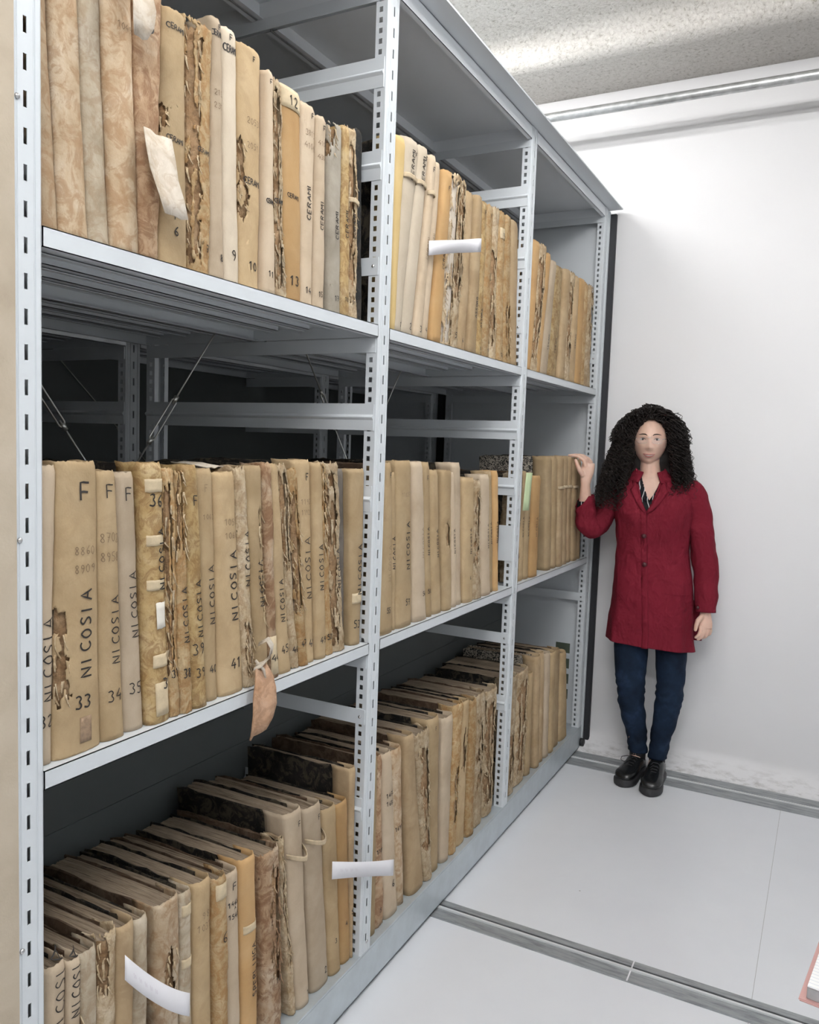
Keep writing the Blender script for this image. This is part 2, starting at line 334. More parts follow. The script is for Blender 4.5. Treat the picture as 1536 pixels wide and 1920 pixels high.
def unit(x, label, group, full=True):
    U = empty('mobile_shelving_unit', (x, 0, 0), 0, label, 'shelving', group)
    for i, y in enumerate(PY):
        post(U, 0, y); post(U, -.80, y, True)
        if i == 0: continue
        yy = y-.0275
        last = (i == 3)
        for z, h, r in ((2.412, .072, True), (2.190, .072, True), (1.944, .044, False), (1.5675, .068, True), (1.358, .066, True), (.783, .040, False), (.533, .060, True)):
            if last and z not in (1.944, .783): continue
            crossbar(U, -.007, -.793, yy-.0008, z, h, r)
            if not r:
                screw(U, -.021, yy-.0035, z)
        for z in (2.597, 1.748, .932): crossbar(U, -.007, -.793, yy-.0012, z, .036 if z < 2 else .03, False)
    for bi, (a, b_) in enumerate(BAYS):
        for z in (1.7985, .9825):
            shelf(U, -.001, -.397, a, b_, z); shelf(U, -.403, -.799, a, b_, z)
        shelf(U, -.001, -.397, a, b_, 2.654, .044, False, M['steel_lit']); shelf(U, -.403, -.799, a, b_, 2.654, .044, False, M['steel_lit'])
    boxes('base_plinth', [(-.80, 0, .55, 3.967, .1160, .1222), (-.003, 0, .55, 3.967, .012, .1160), (-.80, -.797, .55, 3.967, .012, .1160), (-.04, -.0, .55, 3.965, .012, .016)], M['galv'], U, .0008)
    boxes('canopy', [(-.86, .062, .55, 3.968, 2.6565, 2.662)], M['steel'], U)
    boxes('end_panel', [(-.797, -.038, 3.925, 3.932, .1225, 2.654), (-.797, -.003, 3.9445, 3.964, .03, 2.654)], M['steel'], U)
    boxes('end_panel', [(-.80, .003, .60, .7605, .10, 2.654)], M['cream'], U)
    boxes('seal_strip', [(-.005, .034, 3.965, 3.985, .035, 2.64)], M['rubber'], U, .003)
    return U
U1 = unit(0, 'light grey mobile steel shelving unit filled with old ledgers', 'mobile shelving units')
boxes('edge_trim', [(-.003, .004, 3.944, 3.950, .03, 2.65), (-.003, .005, 3.956, 3.9645, .03, 2.65)], M['steel'], U1)
for z in (2.3, 1.963, 1.343, .717): screw(U1, .0008, .7665, z, 'x', .0042)
for z in (.24, ): screw(U1, .0, 1.818, z-.09, 'x', .005)
rods(U1, -.395, .83, 1.77, .74, 2.0-.06); rods(U1, -.395, 1.86, 2.82, .74, 1.99)
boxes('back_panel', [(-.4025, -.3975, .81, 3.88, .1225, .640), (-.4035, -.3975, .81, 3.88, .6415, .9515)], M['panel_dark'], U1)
boxes('label_holder', [(-.062, -.006, 2.8355, 2.8378, 1.078, 1.212)], M['steel'], U1, .0005)
tubeobj('bumper', [(-.004, 3.935, .035), (.018, 3.935, .035), (.02, 3.935, .035)], [.020, .020, .015], M['rubber'], U1, 14)
U2 = unit(-.88, 'second light grey mobile steel shelving unit, empty, seen in the dark behind', 'mobile shelving units')
rods(U2, -.395, 1.86, 2.82, .9, 1.75)
boxes('back_panel', [(-.4025, -.3975, .81, 3.88, .1225, 2.62)], M['panel_dark'], U2)  # full-height dark panel added so the depth behind the shelves reads black
TABLE = [
 ('A', 0, 0.8128, 0.855, 0.7928, 0.836, 0.47, 'vellum', {'stain': 1, 'ext': 1.4665}),
 ('A', 0, 0.8558, 0.907, 0.8368, 0.885, 0.47, 'vellum', {'stain': 1, 't': [['R Z', 0.78, 0.012, 'h', 0.2, 0]], 'ext': 1.3147}),
 ('A', 0, 0.9078, 0.952, 0.8858, 0.931, 0.47, 'vellum2', {'ext': 1.2617}),
 ('A', 0, 0.953, 1.006, 0.9318, 0.987, 0.47, 'vellum', {'t': [['1049', 0.74, 0.01, 'h', 0.2, 0]], 'ext': 1.1884}),
 ('A', 0, 1.0068, 1.048, 0.989, 1.054, 0.47, 'leather', {'t': [['5', 0.8, 0.026, 'h', 0, 1]], 'flap5': 1, 'ext': 1.1177}),
 ('A', 0, 1.052, 1.121, 1.056, 1.108, 0.4275, 'tan', {'t': [['CERAMI', 0.93, 0.009, 'h', 0.0, 1], ['CERAMI', 0.5, 0.009, 'h', 0.0, 1], ['F', 0.2, 0.014, 'h', 0.0, 1], ['6', 0.14, 0.016, 'h', 0.0, 1]], 'torn': [[-1, -0.72, 0.45, 0.62]]}),
 ('A', 0, 1.124, 1.181, 1.11, 1.181, 0.4375, 'peel', {'t': [['CERAMI', 0.5, 0.008, 'h', 0.3, 1], ['7', 0.11, 0.013, 'h', 0.5, 1]], 'torn': [[-1, -0.2, 0.05, 0.98]]}),
 ('A', 0, 1.183, 1.228, 1.1818, 1.208, 0.4695, 'linen', {'t': [['F', 0.965, 0.01, 'h', 0.2, 1], ['CERAMI', 0.94, 0.01, 'h', 0, 1], ['213', 0.72, 0.01, 'h', 0.1, 0], ['231', 0.67, 0.01, 'h', 0.1, 0], ['8', 0.09, 0.013, 'h', 0.5, 1]]}),
 ('A', 0, 1.229, 1.274, 1.2088, 1.253, 0.4665, 'cream', {'t': [['F', 0.965, 0.011, 'h', 0.0, 1], ['CERAMI', 0.92, 0.013, 'h', 0.0, 1], ['9', 0.12, 0.02, 'h', 0.1, 1]]}),
 ('A', 0, 1.275, 1.334, 1.257, 1.329, 0.4595, 'tan', {'t': [['F', 0.955, 0.01, 'h', 0.2, 1], ['2053', 0.7, 0.012, 'h', 0.1, 0], ['2051', 0.6, 0.012, 'h', 0.1, 0], ['CERAMI', 0.45, 0.012, 'h', 0.2, 1], ['10', 0.1, 0.017, 'h', 0.1, 1]], 'torn': [[-1, -0.7, 0.3, 0.62]]}),
 ('A', 0, 1.336, 1.375, 1.331, 1.351, 0.4345, 'linen', {'t': [['F', 0.95, 0.009, 'h', 0.0, 1], ['CERAMI', 0.42, 0.009, 'h', 0.0, 1], ['11', 0.09, 0.012, 'h', 0.0, 1]]}),
 ('A', 0, 1.3758, 1.415, 1.352, 1.378, 0.4265, 'torn', {'t': [['CERAMI', 0.45, 0.009, 'h', 0.0, 1]], 'torn': [[-0.9, 0.3, 0.05, 0.95]]}),
 ('A', 0, 1.417, 1.478, 1.3788, 1.461, 0.4325, 'orange', {'t': [['12', 0.94, 0.02, 'h', 0.1, 1], ['CERAMI', 0.5, 0.009, 'h', 0.0, 1], ['13', 0.1, 0.02, 'h', 0.0, 1]], 'band': [[-1.0, 0.9, 0.9, 1.0, 'patch']]}),
 ('A', 0, 1.48, 1.525, 1.465, 1.524, 0.4285, 'linen', {'t': [['F', 0.95, 0.011, 'h', 0.4, 1], ['3813', 0.86, 0.012, 'h', 0.3, 0], ['4104', 0.8, 0.012, 'h', 0.3, 0], ['CERAMI', 0.53, 0.014, 'v', 0.0, 1], ['14', 0.08, 0.014, 'h', 0.0, 1]]}),
 ('A', 0, 1.527, 1.57, 1.526, 1.559, 0.4205, 'linen', {'t': [['F', 0.94, 0.011, 'h', 0.2, 1], ['4105', 0.86, 0.01, 'h', 0.2, 0], ['4305', 0.79, 0.01, 'h', 0.2, 0], ['CERAMI', 0.5, 0.012, 'v', 0.0, 1], ['15', 0.08, 0.012, 'h', 0.0, 1]]}),
 ('A', 0, 1.579, 1.625, 1.562, 1.614, 0.4195, 'grey', {'t': [['CERAMI', 0.48, 0.012, 'v', 0.0, 1], ['17', 0.08, 0.012, 'h', 0.0, 1]], 'torn': [[-1, -0.5, 0.82, 1]]}),
 ('A', 0, 1.627, 1.665, 1.617, 1.646, 0.4295, 'gold', {'t': [['CERAMI', 0.5, 0.012, 'v', 0.0, 1], ['18', 0.09, 0.01, 'h', 0, 1]]}),
 ('A', 0, 1.6658, 1.721, 1.649, 1.691, 0.4405, 'torn', {'t': [['CERAMI', 0.5, 0.011, 'v', 0.0, 1], ['19', 0.09, 0.01, 'h', 0.0, 1]], 'torn': [[-0.9, 0.1, 0.1, 0.9]], 'tie': [0.62]}),
 ('A', 0, 1.739, 1.776, 1.713, 1.753, 0.4625, 'black', {'back': 0.03}),
 ('A', 1, 1.867, 1.887, 1.863, 1.92, 0.4955, 'yellow', {}),
 ('A', 1, 1.8878, 1.935, 1.926, 2.011, 0.5145, 'cream', {'t': [['CERAMI', 0.88, 0.016, 'v', 0.0, 1], ['F', 0.93, 0.012, 'h', 0.5, 1], ['1', 0.04, 0.014, 'h', 0.3, 1]], 'tie': [0.8]}),
 ('A', 1, 1.938, 2.013, 2.016, 2.077, 0.5225, 'cream', {'t': [['CERAMI', 0.88, 0.016, 'v', 0.0, 1], ['F', 0.94, 0.014, 'h', 0.4, 1], ['2', 0.05, 0.018, 'h', 0.4, 1]], 'tie': [0.8]}),
 ('A', 1, 2.017, 2.063, 2.082, 2.112, 0.5145, 'linen', {'t': [['F', 0.92, 0.014, 'h', 0.0, 1], ['CERAMI', 0.5, 0.012, 'v', 0, 0], ['3', 0.05, 0.018, 'h', 0.0, 1]], 'tie': [0.79]}),
 ('A', 1, 2.066, 2.107, 2.117, 2.155, 0.5085, 'linen', {'t': [['CERAMI', 0.55, 0.012, 'v', 0, 0], ['4', 0.06, 0.012, 'h', 0.0, 1]]}),
 ('A', 1, 2.111, 2.172, 2.161, 2.211, 0.4985, 'orange', {'t': [['F', 0.9, 0.013, 'h', 0.0, 1], ['CERAMI', 0.5, 0.012, 'v', 0.0, 1]]}),
 ('A', 1, 2.175, 2.247, 2.216, 2.28, 0.5045, 'torn', {'torn': [[-0.8, 0.6, 0.02, 0.97]], 'white': 1}),
 ('A', 1, 2.25, 2.302, 2.285, 2.332, 0.5075, 'torn', {'t': [['5', 0.08, 0.016, 'h', 0.0, 1]], 'torn': [[-0.8, 0.2, 0.3, 0.98]]}),
 ('A', 1, 2.306, 2.38, 2.339, 2.397, 0.4925, 'straw', {'t': [['6', 0.07, 0.014, 'h', 0.0, 1]]}),
 ('A', 1, 2.3808, 2.441, 2.402, 2.445, 0.4955, 'straw', {'t': [['ASSORO', 0.3, 0.012, 'v', 0.0, 1]]}),
 ('A', 1, 2.445, 2.499, 2.451, 2.49, 0.4915, 'gold', {'t': [['F', 0.93, 0.012, 'h', 0.0, 1], ['ASSORO', 0.25, 0.011, 'v', 0.0, 1], ['8', 0.05, 0.011, 'h', 0.0, 1]]}),
 ('A', 1, 2.504, 2.56, 2.496, 2.546, 0.4935, 'peel', {'t': [['F', 0.93, 0.012, 'h', 0.0, 1], ['9', 0.05, 0.011, 'h', 0.0, 1]]}),
 ('A', 1, 2.565, 2.629, 2.551, 2.603, 0.5005, 'torn', {'torn': [[-0.9, 0, 0.1, 0.7]]}),
 ('A', 1, 2.634, 2.695, 2.609, 2.653, 0.5025, 'peel', {'t': [['12', 0.85, 0.01, 'h', 0.0, 1], ['12', 0.05, 0.012, 'h', 0.0, 1]], 'band': [[-0.8, 0.8, 0.82, 0.89, 'patch']]}),
 ('A', 1, 2.7, 2.77, 2.66, 2.71, 0.5025, 'peel', {'torn': [[-0.4, 0.9, 0.05, 0.4]]}),
 ('A', 1, 2.775, 2.831, 2.717, 2.786, 0.5015, 'straw', {}),
 ('A', 2, 2.93, 2.978, 2.947, 3.032, 0.4885, 'orange', {}),
 ('A', 2, 2.9788, 3.061, 3.034, 3.123, 0.4935, 'torn', {'torn': [[-0.8, 0.4, 0.1, 0.9]]}),
 ('A', 2, 3.0618, 3.113, 3.128, 3.187, 0.4805, 'orange', {}),
 ('A', 2, 3.1138, 3.202, 3.199, 3.261, 0.4645, 'linen', {'t': [['CERAMI', 0.3, 0.012, 'v', 0.0, 1]]}),
 ('A', 2, 3.2028, 3.339, 3.265, 3.358, 0.4605, 'gold', {'t': [['CERAMI', 0.3, 0.012, 'v', 0.0, 1], ['5', 0.1, 0.014, 'h', 0.0, 1]]}),
 ('A', 2, 3.3398, 3.416, 3.361, 3.436, 0.4645, 'straw', {'t': [['7', 0.1, 0.012, 'h', 0.0, 1]]}),
 ('A', 2, 3.4168, 3.496, 3.438, 3.509, 0.4665, 'torn', {'t': [['8', 0.1, 0.012, 'h', 0.0, 1]], 'torn': [[-0.6, 0.4, 0.2, 0.9]]}),
 ('A', 2, 3.4968, 3.578, 3.511, 3.576, 0.4665, 'straw', {'t': [['CERAMI', 0.4, 0.012, 'v', 0.0, 1]]}),
 ('A', 2, 3.5788, 3.665, 3.579, 3.654, 0.4675, 'orange', {'t': [['9', 0.1, 0.012, 'h', 0.0, 1]]}),
 ('A', 2, 3.6658, 3.737, 3.657, 3.727, 0.4675, 'peel', {}),
 ('A', 2, 3.7378, 3.811, 3.73, 3.802, 0.4665, 'torn', {'torn': [[-0.4, 0.8, 0.5, 1]]}),
 ('B', 0, 0.814, 0.838, 0.806, 0.85, 0.4675, 'linen', {'t': [['NICOSIA', 0.36, 0.02, 'v', 0.3, 1], ['32', 0.15, 0.02, 'h', 0.2, 1]]}),
 ('B', 0, 0.8388, 0.934, 0.8508, 0.923, 0.4735, 'tan', {'t': [['F', 0.9, 0.028, 'h', 0.2, 1], ['8860', 0.7, 0.014, 'h', 0.2, 0], ['8909', 0.64, 0.014, 'h', 0.2, 0], ['NICOSIA', 0.42, 0.022, 'v', 0.25, 1], ['33', 0.18, 0.022, 'h', 0.15, 1]], 'torn': [[-0.95, -0.62, 0.2, 0.5]], 'stain': 1, 'seal': 1}),
 ('B', 0, 0.935, 0.986, 0.9238, 0.964, 0.4575, 'tan', {'t': [['F', 0.93, 0.022, 'h', 0.1, 1], ['8702', 0.76, 0.016, 'h', 0, 0], ['8958', 0.69, 0.016, 'h', 0, 0], ['NICOSIA', 0.42, 0.018, 'v', 0.3, 1], ['34', 0.17, 0.02, 'h', 0.2, 1]]}),
 ('B', 0, 0.988, 1.033, 0.965, 1.007, 0.4545, 'linen', {'t': [['F', 0.92, 0.022, 'h', 0.2, 1], ['NICOSIA', 0.5, 0.018, 'v', 0.3, 1], ['35', 0.17, 0.02, 'h', 0.2, 1]]}),
 ('B', 0, 1.035, 1.088, 1.014, 1.062, 0.4715, 'gold', {'t': [['36', 0.86, 0.022, 'h', 0.4, 1], ['NICOSIA', 0.64, 0.017, 'v', 0.5, 1], ['3', 0.15, 0.02, 'h', 0.5, 1]], 'band': [[-0.9, 0.95, 0.89, 0.94, 'patch'], [-0.9, 0.95, 0.69, 0.73, 'patch'], [-0.9, 0.95, 0.52, 0.56, 'patch'], [-0.2, 0.95, 0.37, 0.47, 'patchw'], [-0.6, 0.95, 0.22, 0.27, 'patch'], [-0.5, 0.95, 0.03, 0.16, 'patch']]}),
 ('B', 0, 1.0888, 1.112, 1.064, 1.091, 0.4595, 'peel', {'torn': [[-0.9, 0, 0.2, 0.95]], 't': [['37', 0.18, 0.014, 'h', 0.4, 1]]}),
 ('B', 0, 1.113, 1.143, 1.093, 1.11, 0.4545, 'peel', {'t': [['NICOSIA', 0.42, 0.016, 'v', 0.2, 1], ['38', 0.17, 0.018, 'h', 0.3, 1]], 'torn': [[-0.9, 0.8, 0.68, 1]]}),
 ('B', 0, 1.1438, 1.187, 1.111, 1.149, 0.4665, 'gold', {'t': [['F', 0.86, 0.018, 'h', 0.3, 1], ['NICOSIA', 0.42, 0.017, 'v', 0.3, 1], ['39', 0.25, 0.022, 'h', 0.4, 1], ['39', 0.15, 0.018, 'h', 0.2, 1]]}),
 ('B', 0, 1.189, 1.228, 1.154, 1.204, 0.4585, 'tan', {'t': [['F', 0.92, 0.014, 'h', 0, 0], ['1062', 0.8, 0.01, 'h', 0.3, 0], ['NICOSIA', 0.47, 0.018, 'v', 0.3, 1], ['40', 0.14, 0.016, 'h', 0.3, 1]]}),
 ('B', 0, 1.229, 1.304, 1.205, 1.262, 0.4525, 'tan', {'t': [['1051', 0.78, 0.013, 'h', 0.3, 0], ['1060', 0.72, 0.013, 'h', 0.3, 0], ['NICOSIA', 0.5, 0.022, 'v', 0.3, 1], ['41', 0.14, 0.022, 'h', 0.4, 1]]}),
 ('B', 0, 1.3048, 1.346, 1.263, 1.292, 0.4595, 'torn', {'t': [['NICOSIA', 0.6, 0.018, 'v', 0.3, 1]], 'torn': [[-0.4, 0.95, 0.05, 0.3]], 'hang': 1}),
 ('B', 0, 1.348, 1.385, 1.293, 1.347, 0.4635, 'tan', {'t': [['NICOSIA', 0.47, 0.015, 'v', 0.1, 1]], 'torn': [[0.3, 1, 0.3, 0.8]]}),
 ('B', 0, 1.387, 1.416, 1.348, 1.375, 0.4695, 'leather', {'t': [['44', 0.1, 0.016, 'h', 0.2, 1]], 'band': [[-0.9, 0.9, 0.02, 0.2, 'patch']]}),
 ('B', 0, 1.417, 1.473, 1.377, 1.403, 0.4675, 'tan', {'t': [['NICOSIA', 0.36, 0.015, 'v', 0.0, 1], ['45', 0.12, 0.018, 'h', 0.3, 1]]}),
 ('B', 0, 1.4738, 1.5, 1.405, 1.44, 0.4645, 'torn', {'torn': [[-0.8, 0.5, 0.5, 0.98]], 't': [['46', 0.1, 0.014, 'h', 0.3, 1]]}),
 ('B', 0, 1.502, 1.532, 1.442, 1.47, 0.4555, 'peel', {'torn': [[-0.9, 0.6, 0.3, 0.9]], 't': [['47', 0.12, 0.014, 'h', 0.3, 1]]}),
 ('B', 0, 1.534, 1.567, 1.471, 1.534, 0.4755, 'tan', {'t': [['F', 0.92, 0.016, 'h', 0.4, 1], ['1192', 0.8, 0.012, 'h', 0.2, 0], ['11922', 0.75, 0.012, 'h', 0.2, 0], ['NICOSIA', 0.48, 0.022, 'v', 0.1, 1], ['48', 0.1, 0.018, 'h', 0.3, 1]]}),
 ('B', 0, 1.57, 1.613, 1.536, 1.571, 0.4695, 'tan', {'t': [['NICOSIA', 0.48, 0.017, 'v', 0.0, 1], ['49', 0.1, 0.016, 'h', 0.2, 1]]}),
 ('B', 0, 1.615, 1.646, 1.573, 1.591, 0.4645, 'peel', {'t': [['50', 0.1, 0.014, 'h', 0.0, 1]], 'torn': [[-0.5, 0.9, 0.55, 1]]}),
 ('B', 0, 1.6468, 1.705, 1.593, 1.652, 0.4685, 'torn', {'t': [['NICOSIA', 0.45, 0.015, 'v', 0.3, 1]], 'torn': [[-0.9, 0.1, 0.05, 0.95]]}),
 ('B', 0, 1.708, 1.728, 1.657, 1.706, 0.4525, 'greybd', {'back': 0.02}),
 ('B', 0, 1.731, 1.778, 1.709, 1.778, 0.4525, 'tan', {'t': [['NICOSIA', 0.44, 0.02, 'v', 0.2, 1], ['53', 0.12, 0.02, 'h', 0.0, 1]], 'band': [[-1.0, 1.0, 0.24, 0.3, 'patch']]}),
 ('B', 1, 1.862, 1.943, 1.864, 1.905, 0.4675, 'tan', {'t': [['F', 0.93, 0.014, 'h', 0.3, 1], ['NICOSIA', 0.42, 0.015, 'v', 0.2, 0], ['55', 0.14, 0.015, 'h', 0.2, 1]]}),
 ('B', 1, 1.9438, 1.958, 1.91, 1.934, 0.4415, 'tan', {'t': [['NICOSIA', 0.5, 0.014, 'v', 0.0, 1]]}),
 ('B', 1, 1.962, 2.059, 1.935, 2.02, 0.4735, 'tan', {'t': [['11827', 0.8, 0.012, 'h', 0, 0], ['NICOSIA', 0.5, 0.021, 'v', 0.2, 1], ['57', 0.15, 0.018, 'h', 0.2, 1]]}),
 ('B', 1, 2.069, 2.153, 2.027, 2.09, 0.4705, 'linen', {'t': [['NICOSIA', 0.5, 0.014, 'v', 0.4, 0], ['56', 0.17, 0.014, 'h', 0.5, 1]], 'marb': 1}),
 ('B', 1, 2.157, 2.193, 2.094, 2.143, 0.4685, 'tan', {'t': [['F', 0.9, 0.012, 'h', 0.0, 1], ['NICOSIA', 0.5, 0.013, 'v', 0.0, 1], ['58', 0.17, 0.013, 'h', 0.0, 1]]}),
 ('B', 1, 2.197, 2.266, 2.149, 2.204, 0.4445, 'tan', {'t': [['NICOSIA', 0.5, 0.013, 'v', 0.2, 1]]}),
 ('B', 1, 2.27, 2.33, 2.223, 2.289, 0.4435, 'tan', {'torn': [[-0.2, 0.3, 0.45, 0.62]]}),
 ('B', 1, 2.334, 2.376, 2.294, 2.318, 0.4365, 'linen', {'t': [['NICOSIA', 0.5, 0.012, 'v', 0.0, 1]]}),
 ('B', 1, 2.38, 2.423, 2.319, 2.377, 0.4665, 'linen', {'t': []}),
 ('B', 1, 2.427, 2.499, 2.386, 2.474, 0.4175, 'tan', {'t': [['NICOSIA', 0.5, 0.013, 'v', 0.0, 1], ['6', 0.2, 0.013, 'h', 0.0, 1]]}),
 ('B', 1, 2.4998, 2.564, 2.479, 2.516, 0.4065, 'torn', {'torn': [[-0.6, 0.4, 0.3, 0.9]], 'marb': 1}),
 ('B', 1, 2.579, 2.658, 2.532, 2.6, 0.4255, 'linen', {'t': [['NICOSIA', 0.5, 0.013, 'v', 0.3, 1]]}),
 ('B', 1, 2.663, 2.699, 2.603, 2.643, 0.4355, 'tan', {'t': [['NICOSIA', 0.5, 0.012, 'v', 0.0, 1]]}),
 ('B', 1, 2.704, 2.741, 2.648, 2.689, 0.4365, 'orange', {'t': [['NICOSIA', 0.5, 0.012, 'v', 0.0, 1]]}),
 ('B', 2, 2.908, 2.956, 2.9, 2.953, 0.4255, 'torn', {'torn': [[-0.6, 0.4, 0.1, 0.5]], 't': [['NICOSIA', 0.5, 0.012, 'v', 0.0, 1]]}),
 ('B', 2, 2.962, 3.017, 2.959, 3.008, 0.4305, 'tan', {'t': [['NICOSIA', 0.5, 0.012, 'v', 0.0, 1]]}),
 ('B', 2, 3.024, 3.074, 3.015, 3.066, 0.4255, 'tan', {'t': [['NICOSIA', 0.5, 0.012, 'v', 0.0, 1]]}),
 ('B', 2, 3.081, 3.167, 3.074, 3.16, 0.4115, 'orange', {'t': [['NICOSIA', 0.5, 0.012, 'v', 0.0, 1]]}),
 ('B', 2, 3.307, 3.374, 3.246, 3.318, 0.4895, 'tan', {'marb': 2, 'deepest': 1}),
 ('B', 2, 3.382, 3.443, 3.325, 3.393, 0.4895, 'tan', {}),
 ('B', 2, 3.451, 3.522, 3.401, 3.471, 0.4905, 'straw', {'tie': [0.72]}),
 ('B', 2, 3.531, 3.597, 3.479, 3.544, 0.4925, 'straw', {'tie': [0.72]}),
 ('B', 2, 3.605, 3.674, 3.553, 3.62, 0.4905, 'straw', {'tie': [0.72]}),
 ('B', 2, 3.683, 3.754, 3.63, 3.691, 0.4855, 'straw', {'tie': [0.72]}),
 ('B', 2, 3.763, 3.827, 3.702, 3.765, 0.4765, 'tan', {}),
 ('C', 0, 0.824, 0.865, 0.824, 0.865, 0.5205, 'linen', {'t': [['NICOSIA', 0.9, 0.022, 'v', 0.4, 1]], 'tie': [0.72]}),
 ('C', 0, 0.866, 0.889, 0.866, 0.889, 0.5125, 'linen', {'t': [['NICOSIA', 0.92, 0.022, 'v', 0.2, 1]], 'tie': [0.78]}),
 ('C', 0, 0.89, 0.928, 0.89, 0.928, 0.5085, 'vellum2', {}),
 ('C', 0, 0.93, 0.97, 0.93, 0.97, 0.5195, 'torn', {'torn': [[-1, -0.2, 0.8, 1]]}),
 ('C', 0, 0.972, 1.013, 0.972, 1.013, 0.5105, 'straw', {}),
 ('C', 0, 1.02, 1.055, 1.015, 1.05, 0.4995, 'vellum2', {}),
 ('C', 0, 1.076, 1.138, 1.068, 1.13, 0.4995, 'vellum', {'torn': [[-0.2, 0.4, 0.6, 0.8]]}),
 ('C', 0, 1.145, 1.176, 1.133, 1.164, 0.4915, 'vellum2', {'band': [[-0.9, 0.9, 0.9, 0.95, 'patch'], [-0.9, 0.9, 0.68, 0.72, 'patch']]}),
 ('C', 0, 1.186, 1.236, 1.172, 1.222, 0.4915, 'tan', {'t': [['98', 0.85, 0.015, 'h', 0.2, 0], ['1031', 0.8, 0.015, 'h', 0.2, 0]]}),
 ('C', 0, 1.241, 1.279, 1.223, 1.261, 0.4805, 'peel', {'t': [['6', 0.72, 0.024, 'h', 0.3, 1]], 'band': [[-0.9, 0.95, 0.9, 0.97, 'patch']]}),
 ('C', 0, 1.285, 1.328, 1.265, 1.308, 0.4675, 'linen', {'t': [['F', 0.93, 0.016, 'h', 0.2, 1], ['1466', 0.85, 0.011, 'h', 0.2, 1], ['A', 0.825, 0.006, 'h', 0.2, 1], ['1548', 0.79, 0.011, 'h', 0.2, 1]]}),
 ('C', 0, 1.333, 1.384, 1.311, 1.362, 0.4775, 'orange', {'t': [['SPERLINGA', 0.45, 0.015, 'v', 0.3, 1]], 'band': [[-0.9, 0.9, 0.64, 0.68, 'patch']]}),
 ('C', 0, 1.407, 1.475, 1.382, 1.45, 0.4565, 'leather', {'torn': [[0, 0.8, 0.3, 0.9]], 't': [['10', 0.3, 0.014, 'h', 0.4, 1]]}),
 ('C', 0, 1.508, 1.53, 1.451, 1.463, 0.4665, 'torn', {'torn': [[-0.5, 0.5, 0.3, 0.9]]}),
 ('C', 0, 1.532, 1.584, 1.4638, 1.53, 0.5175, 'linen', {'t': [['F', 0.93, 0.013, 'h', 0.5, 1], ['1', 0.06, 0.013, 'h', 0.5, 1]], 'tie': [0.8]}),
 ('C', 0, 1.598, 1.676, 1.547, 1.617, 0.4965, 'linen', {'t': [['F', 0.93, 0.013, 'h', 0.5, 1], ['2', 0.08, 0.018, 'h', 0.5, 1]], 'tie': [0.84]}),
 ('C', 0, 1.678, 1.727, 1.622, 1.681, 0.4665, 'tan', {'t': [['3', 0.2, 0.013, 'h', 0.0, 1]]}),
 ('C', 0, 1.73, 1.778, 1.683, 1.74, 0.4565, 'orange', {'t': [['4', 0.25, 0.013, 'h', 0.0, 1]]}),
 ('C', 0, 1.769, 1.778, 1.7408, 1.768, 0.5335, 'straw', {'t': [['5', 0.25, 0.013, 'h', 0.0, 1]]}),
 ('C', 1, 1.869, 1.907, 1.863, 1.89, 0.5215, 'tan', {}),
 ('C', 1, 1.91, 1.963, 1.893, 1.917, 0.5145, 'leather', {'t': [['1101', 0.45, 0.013, 'h', 0.0, 1], ['5', 0.1, 0.013, 'h', 0.0, 1]]}),
 ('C', 1, 1.966, 2.044, 1.92, 1.97, 0.5105, 'linen', {'t': [['1470', 0.75, 0.014, 'h', 0.1, 1], ['1683', 0.7, 0.014, 'h', 0.1, 1], ['6', 0.2, 0.022, 'h', 0.2, 1]]}),
 ('C', 1, 2.048, 2.089, 1.973, 2.043, 0.4995, 'vellum', {'t': [['1691', 0.5, 0.013, 'h', 0.0, 1]]}),
 ('C', 1, 2.113, 2.208, 2.046, 2.099, 0.5235, 'straw', {}),
 ('C', 1, 2.212, 2.262, 2.105, 2.202, 0.5085, 'torn', {'torn': [[-0.5, 0.5, 0.2, 0.9]]}),
 ('C', 1, 2.266, 2.326, 2.213, 2.293, 0.5225, 'tan', {'t': [['F', 0.93, 0.012, 'h', 0.0, 1]]}),
 ('C', 1, 2.338, 2.393, 2.317, 2.394, 0.4985, 'linen', {}),
 ('C', 1, 2.401, 2.453, 2.399, 2.471, 0.5175, 'peel', {'torn': [[-0.3, 0.5, 0.2, 0.6]]}),
 ('C', 1, 2.458, 2.54, 2.475, 2.536, 0.5075, 'tan', {'torn': [[-0.3, 0.5, 0.5, 0.8]]}),
 ('C', 1, 2.545, 2.607, 2.54, 2.589, 0.4975, 'peel', {}),
 ('C', 1, 2.612, 2.698, 2.592, 2.69, 0.4965, 'torn', {'torn': [[-0.3, 0.3, 0.3, 0.8]]}),
 ('C', 1, 2.713, 2.804, 2.704, 2.809, 0.4865, 'torn', {'torn': [[-0.8, 0.4, 0.1, 0.9]]}),
 ('C', 2, 2.929, 3.014, 2.914, 3.014, 0.4845, 'torn', {'torn': [[-0.8, 0.4, 0.1, 0.5]]}),
 ('C', 2, 3.02, 3.155, 3.023, 3.163, 0.4805, 'torn', {'torn': [[-0.5, 0.6, 0.1, 0.9]]}),
 ('C', 2, 3.168, 3.229, 3.172, 3.215, 0.4425, 'tan', {'marb': 1}),
 ('C', 2, 3.271, 3.328, 3.225, 3.283, 0.5025, 'straw', {'marb': 1}),
 ('C', 2, 3.336, 3.395, 3.289, 3.349, 0.5025, 'straw', {}),
 ('C', 2, 3.403, 3.464, 3.364, 3.427, 0.4855, 'linen', {}),
 ('C', 2, 3.472, 3.535, 3.442, 3.507, 0.4735, 'tan', {}),
 ('C', 2, 3.543, 3.634, 3.522, 3.59, 0.4655, 'straw', {}),
 ('C', 2, 3.642, 3.764, 3.609, 3.68, 0.4365, 'tan', {'green': 1}),
]
